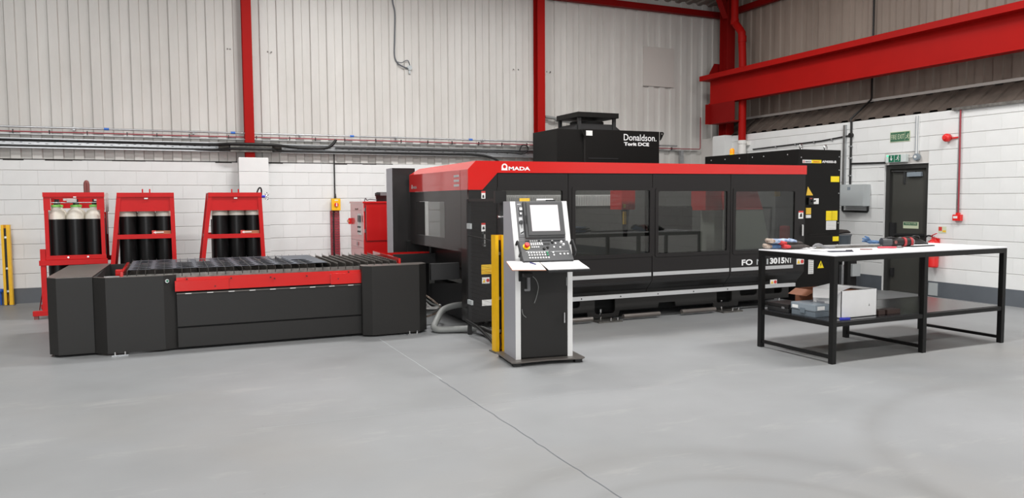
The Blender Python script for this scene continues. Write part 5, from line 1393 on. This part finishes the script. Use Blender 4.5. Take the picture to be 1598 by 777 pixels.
# ------------------------------------------------------------------ things on the table
def blob(sections, n=10):
    """closed skin through elliptical sections [(centre, half width vec, half height)]"""
    b = MB(); rings = []
    for c_, hw, hh in sections:
        c_ = Vector(c_); hw = Vector(hw)
        rings.append([c_ + hw * math.cos(2 * PI * k / n) + Vector((0, 0, hh * math.sin(2 * PI * k / n))) for k in range(n)])
    vs = [p for r in rings for p in r]; fs = []
    for i in range(len(rings) - 1):
        for k in range(n): fs.append((i * n + k, i * n + (k + 1) % n, (i + 1) * n + (k + 1) % n, (i + 1) * n + k))
    fs.append(tuple(range(n - 1, -1, -1))); fs.append(tuple(range((len(rings) - 1) * n, len(rings) * n)))
    b.add(vs, fs, True); return b
def glove(label, base, ang, m_palm, m_cuff, z=TZ, sc=1.0, lift=0.0, loose=False):
    bx, by = base
    t = thing('work_glove', label, 'glove', (bx, by, z), ang, 'work gloves on the table')
    GM = Matrix.Translation((bx, by, z)) @ Matrix.Rotation(ang, 4, 'Z') @ Matrix.Rotation(-lift, 4, 'Y') @ Matrix.Scale(sc, 4)
    def G(b): b.M = GM; return b
    G(blob([((-.11, 0, .03), (0, .05, 0), .026), ((-.04, 0, .028), (0, .045, 0), .024), ((.02, 0, .03), (0, .052, 0), .026), ((.06, 0, .027), (0, .05, 0), .022), ((.085, 0, .024), (0, .04, 0), .014)])).obj('palm', m_palm, t)
    for i, (dy, ln) in enumerate(((-.038, .062), (-.013, .078), (.013, .075), (.038, .055))):
        up = .015 * ((i * 7) % 3) if loose else .004 * i
        G(blob([((.07, dy, .024), (0, .013, 0), .012), ((.07 + ln * .5, dy * 1.15, .03 + up), (0, .0125, 0), .012), ((.07 + ln, dy * 1.3, .022 + up * 1.6), (0, .009, 0), .008)], 8)).obj('finger', m_palm, t)
    G(blob([((-.01, .045, .026), (.012, .006, 0), .012), ((.03, .08, .03), (.012, .004, 0), .012), ((.055, .095, .026), (.008, .004, 0), .008)], 8)).obj('thumb', m_palm, t)
    G(blob([((-.165, 0, .036), (0, .052, 0), .024), ((-.13, 0, .031), (0, .052, 0), .024), ((-.1, 0, .03), (0, .05, 0), .025)])).obj('cuff', m_cuff, t)
    return t
glove('blue patterned glove on top of the pile at the left table corner', (5.71, 5.93), -.25, 'glove_blue', 'glove_cuff', TZ + .055, 1.0)
glove('dark glove with pale cuff at the bottom of the glove pile', (5.70, 5.95), -.35, 'glove_navy', 'glove_cuff', TZ, 1.0)
glove('charcoal glove with a red cuff, lower of the two by the table corner', (5.83, 5.86), -.12, 'glove_black', 'glove_red', TZ, .95)
glove('charcoal glove with a red cuff lying folded on its twin', (5.80, 5.90), -.05, 'glove_black', 'glove_red', TZ + .04, .85)
glove('navy blue glove with raised fingers behind the grinder', (6.92, 5.80), 2.7, 'glove_navy', 'glove_cuff', TZ, 1.1, .2, True)
# rolled profile and clamp
p_ = thing('steel_profile', 'long pale folded steel strip lying along the back of the table', 'steel strip', (6.55, 5.75, TZ))
MB().bar((6.02, 5.80, TZ + .012), (6.84, 5.70, TZ + .012), .06, .022).obj('strip', 'steel_rough', p_)
MB().bar((6.02, 5.815, TZ + .029), (6.84, 5.715, TZ + .029), .03, .01).obj('bright_edge', 'silver', p_)
p_ = thing('hand_scraper', 'grey curved handled scraper resting on papers near the table corner', 'tool', (5.95, 5.6, TZ))
MB().tube(spline([(5.86, 5.66, TZ + .035), (5.885, 5.645, TZ + .055), (5.92, 5.63, TZ + .052), (5.96, 5.61, TZ + .03), (6.06, 5.58, TZ + .025)], 6), .014, 10).obj('curved_handle', 'panel_grey', p_)
MB().bar((5.80, 5.66, TZ + .018), (5.87, 5.655, TZ + .03), .05, .006).obj('blade', 'silver', p_)
p_ = thing('paper_pile', 'untidy pile of white papers on the front left of the table', 'papers', (5.9, 5.5, TZ))
for k, (a, dx) in enumerate(((.05, 0), (-.08, .02), (.12, -.01))):
    MB(Matrix.Translation((5.88 + dx, 5.53, TZ + k * .004)) @ Matrix.Rotation(a, 4, 'Z')).box(-.12, .16, -.09, .09, 0, .0035).obj('paper_sheet', 'paper', p_)
p_ = single(MB(Matrix.Translation((5.90, 5.36, TZ)) @ Matrix.Rotation(-.25, 4, 'Z')).bbox(-.12, .12, -.03, .03, 0, .01, .003), 'notebook', 'notebook_blue', 'thin dark blue notebook at the front edge of the table', 'notebook', (5.9, 5.36, TZ))
tube_thing('short_pencil', 'short dark pencil lying right of the notebook', 'pencil', [(6.04, 5.42, TZ + .006), (6.11, 5.41, TZ + .006)], .006, 'ink', 6)
tube_thing('scriber', 'thin brown scriber lying in the middle of the table', 'scriber', [(6.30, 5.48, TZ + .006), (6.42, 5.44, TZ + .004)], .006, 'rusty', 6)
p_ = thing('red_pliers', 'red handled pliers lying flat in front of the grinder', 'pliers', (6.7, 5.5, TZ))
MB().tube([(6.62, 5.54, TZ + .01), (6.70, 5.51, TZ + .012), (6.80, 5.47, TZ + .01)], .009, 8).obj('red_grip', 'pen_red', p_)
MB().tube([(6.64, 5.56, TZ + .01), (6.72, 5.54, TZ + .012), (6.80, 5.48, TZ + .01)], .008, 8).obj('dark_grip', 'ink', p_)
MB().bar((6.80, 5.475, TZ + .01), (6.87, 5.45, TZ + .01), .02, .012).obj('jaws', 'steel_rough', p_)
g_ = thing('angle_grinder', 'black power tool with red bands lying on the right half of the table', 'power tool', (7.0, 5.65, TZ))
def ax(t): return Vector((6.86 + .36 * t, 5.70 - .14 * t, TZ + .05))
MB().cyl(ax(0), ax(.25), .045, .048, 18).obj('gear_head', 'keyboard', g_)
MB().cyl(ax(.25), ax(.6), .044, .04, 18).obj('motor_housing', 'black_panel', g_)
MB().cyl(ax(.6), ax(.66), .05, .05, 20).obj('red_band', 'band_red', g_)
MB().cyl(ax(.66), ax(.78), .046, .046, 20).obj('rear_housing', 'cable_black', g_)
MB().cyl(ax(.78), ax(.84), .05, .05, 20).obj('red_band', 'band_red', g_)
MB().cyl(ax(.84), ax(.9), .042, .034, 18).obj('end_cap', 'panel_grey', g_)
MB().tube(spline([ax(.05) + Vector((0, 0, .02)), ax(.1) + Vector((0, -.02, .045)), ax(.25) + Vector((0, -.03, .05)), ax(.4) + Vector((0, -.02, .035))], 5), .008, 8).obj('guard_wire', 'cable_black', g_)
MB().lathe([(.018, -.004), (.018, .004)], ax(.33) + Vector((-.012, -.045, 0)), 12, 'Y').obj('red_button', 'rusty', g_)
p_ = thing('black_tool_bag', 'soft black tool bag heaped behind the power tool on the table', 'bag', (7.3, 5.7, TZ))
blob([((7.17, 5.72, TZ + .05), (.0, .08, 0), .045), ((7.28, 5.70, TZ + .055), (0, .09, 0), .05), ((7.38, 5.68, TZ + .04), (0, .08, 0), .035), ((7.47, 5.66, TZ + .02), (0, .05, 0), .018)]).obj('bag_body', 'cable_black', p_)
MB().tube(spline([(7.2, 5.66, TZ + .08), (7.26, 5.62, TZ + .11), (7.33, 5.62, TZ + .10), (7.36, 5.65, TZ + .06)], 5), .007, 6).obj('bag_strap', 'cable_black', p_)
p_ = thing('flat_black_folder', 'flat dark folder with white paper under the tool bag', 'folder', (7.25, 5.58, TZ))
MB().bbox(7.12, 7.45, 5.52, 5.66, TZ, TZ + .012, .003).obj('folder_cover', 'cable_black', p_)
MB().box(7.13, 7.42, 5.54, 5.65, TZ + .012, TZ + .016).obj('folder_paper', 'paper', p_)

# ------------------------------------------------------------------ pump stand with bin, right of the laser cabinet
ps = thing('pump_unit', 'black pump unit with chrome pipes between the laser cabinet and the wall', 'pump unit', (9.85, 9.1, 0))
MB().bbox(9.42, 10.22, 8.95, 9.35, 0, .57, .006).obj('frame_box', 'black_matt', ps)
MB().box(9.70, 9.98, 8.93, 8.95, .05, .55).obj('recess', 'black_void', ps)
MB().cyl((9.66, 8.88, .0), (9.66, 8.88, .50), .018, n=10).obj('chrome_pipe', 'chrome', ps)
MB().cyl((9.66, 8.88, .45), (9.66, 8.88, .55), .028, n=10).obj('chrome_coupling', 'chrome', ps)
MB().bbox(9.79, 9.86, 8.86, 8.92, .0, .46, .01).obj('filter_column', 'galv', ps)
MB().cyl((9.84, 8.89, .46), (9.84, 8.89, .55), .03, n=12).obj('filter_bowl', 'chrome', ps)
MB().cyl((9.93, 8.88, .0), (9.93, 8.88, .42), .014, n=8).obj('thin_pipe', 'steel', ps)
MB().bbox(10.005, 10.18, 8.84, 8.94, .265, .46, .006).obj('grey_terminal_box', 'grey_box', ps)
bn = thing('waste_bin', 'grey tub with black rags on top beside the laser cabinet', 'bin', (10.02, 9.15, .571))
MB().lathe([(.14, .571), (.165, .60), (.185, .91), (.195, .915), (.195, .93), (.175, .93), (.155, .6)], (10.02, 9.14, 0), 22).obj('tub', 'grey_plastic', bn)
MB().lathe([(.2, .928), (.2, .938), (.05, .945)], (10.02, 9.14, 0), 22).obj('rim_cover', 'panel_grey', bn)
blob([((9.86, 9.05, .965), (0, .05, 0), .02), ((9.95, 9.06, .985), (0, .08, 0), .035), ((10.1, 9.08, .98), (0, .07, 0), .03), ((10.18, 9.09, .965), (0, .04, 0), .015)]).obj('black_rags', 'glove_black', bn)

# ------------------------------------------------------------------ hoses and cables at the machine foot
tube_thing('grey_flexible_hose', 'thick grey flexible hose snaking from the shuttle table to the fence foot', 'hose',
           spline([(3.28, 8.74, .245), (3.12, 8.72, .235), (2.98, 8.66, .2), (2.86, 8.52, .11), (2.78, 8.38, .05), (2.80, 8.27, .042), (2.92, 8.22, .042), (3.05, 8.15, .05), (3.2, 8.0, .06), (3.2, 7.7, .05), (3.13, 7.3, .045)], 8), .038, 'hose_grey', 12)
tube_thing('grey_coiled_hose', 'grey ribbed hose curving on the floor behind the yellow post', 'hose',
           spline([(3.16, 7.92, .06), (3.24, 7.65, .05), (3.22, 7.35, .04), (3.28, 7.0, .04)], 8), .04, 'galv', 12)
tube_thing('black_floor_cable', 'black cable sloping down along the fence to the floor', 'cable', spline([(3.04, 8.0, .17), (3.05, 7.7, .14), (3.04, 7.4, .09), (3.02, 7.15, .04)], 6), .016, 'cable_black', 8)
for k, (dz, mm, lb) in enumerate(((0, 'glove_cuff', 'pale cream cable looped out below the guide beam'), (.05, 'hose_grey', 'grey cable looped above the cream one below the guide beam'), (.1, 'pvc_white', 'white cable uppermost of the looped cables below the guide beam'))):
    tube_thing('looped_cable', lb, 'cable', spline([(2.74, 8.75, .42 - dz * .5), (2.86, 8.72, .34 - dz), (3.0, 8.8, .22 + dz * .3), (3.02, 8.95, .14 + dz * .5), (2.85, 8.9, .10 + dz), (2.73, 8.85, .12 + dz)], 6), .012, mm, 6, 'looped cables at the shuttle table')
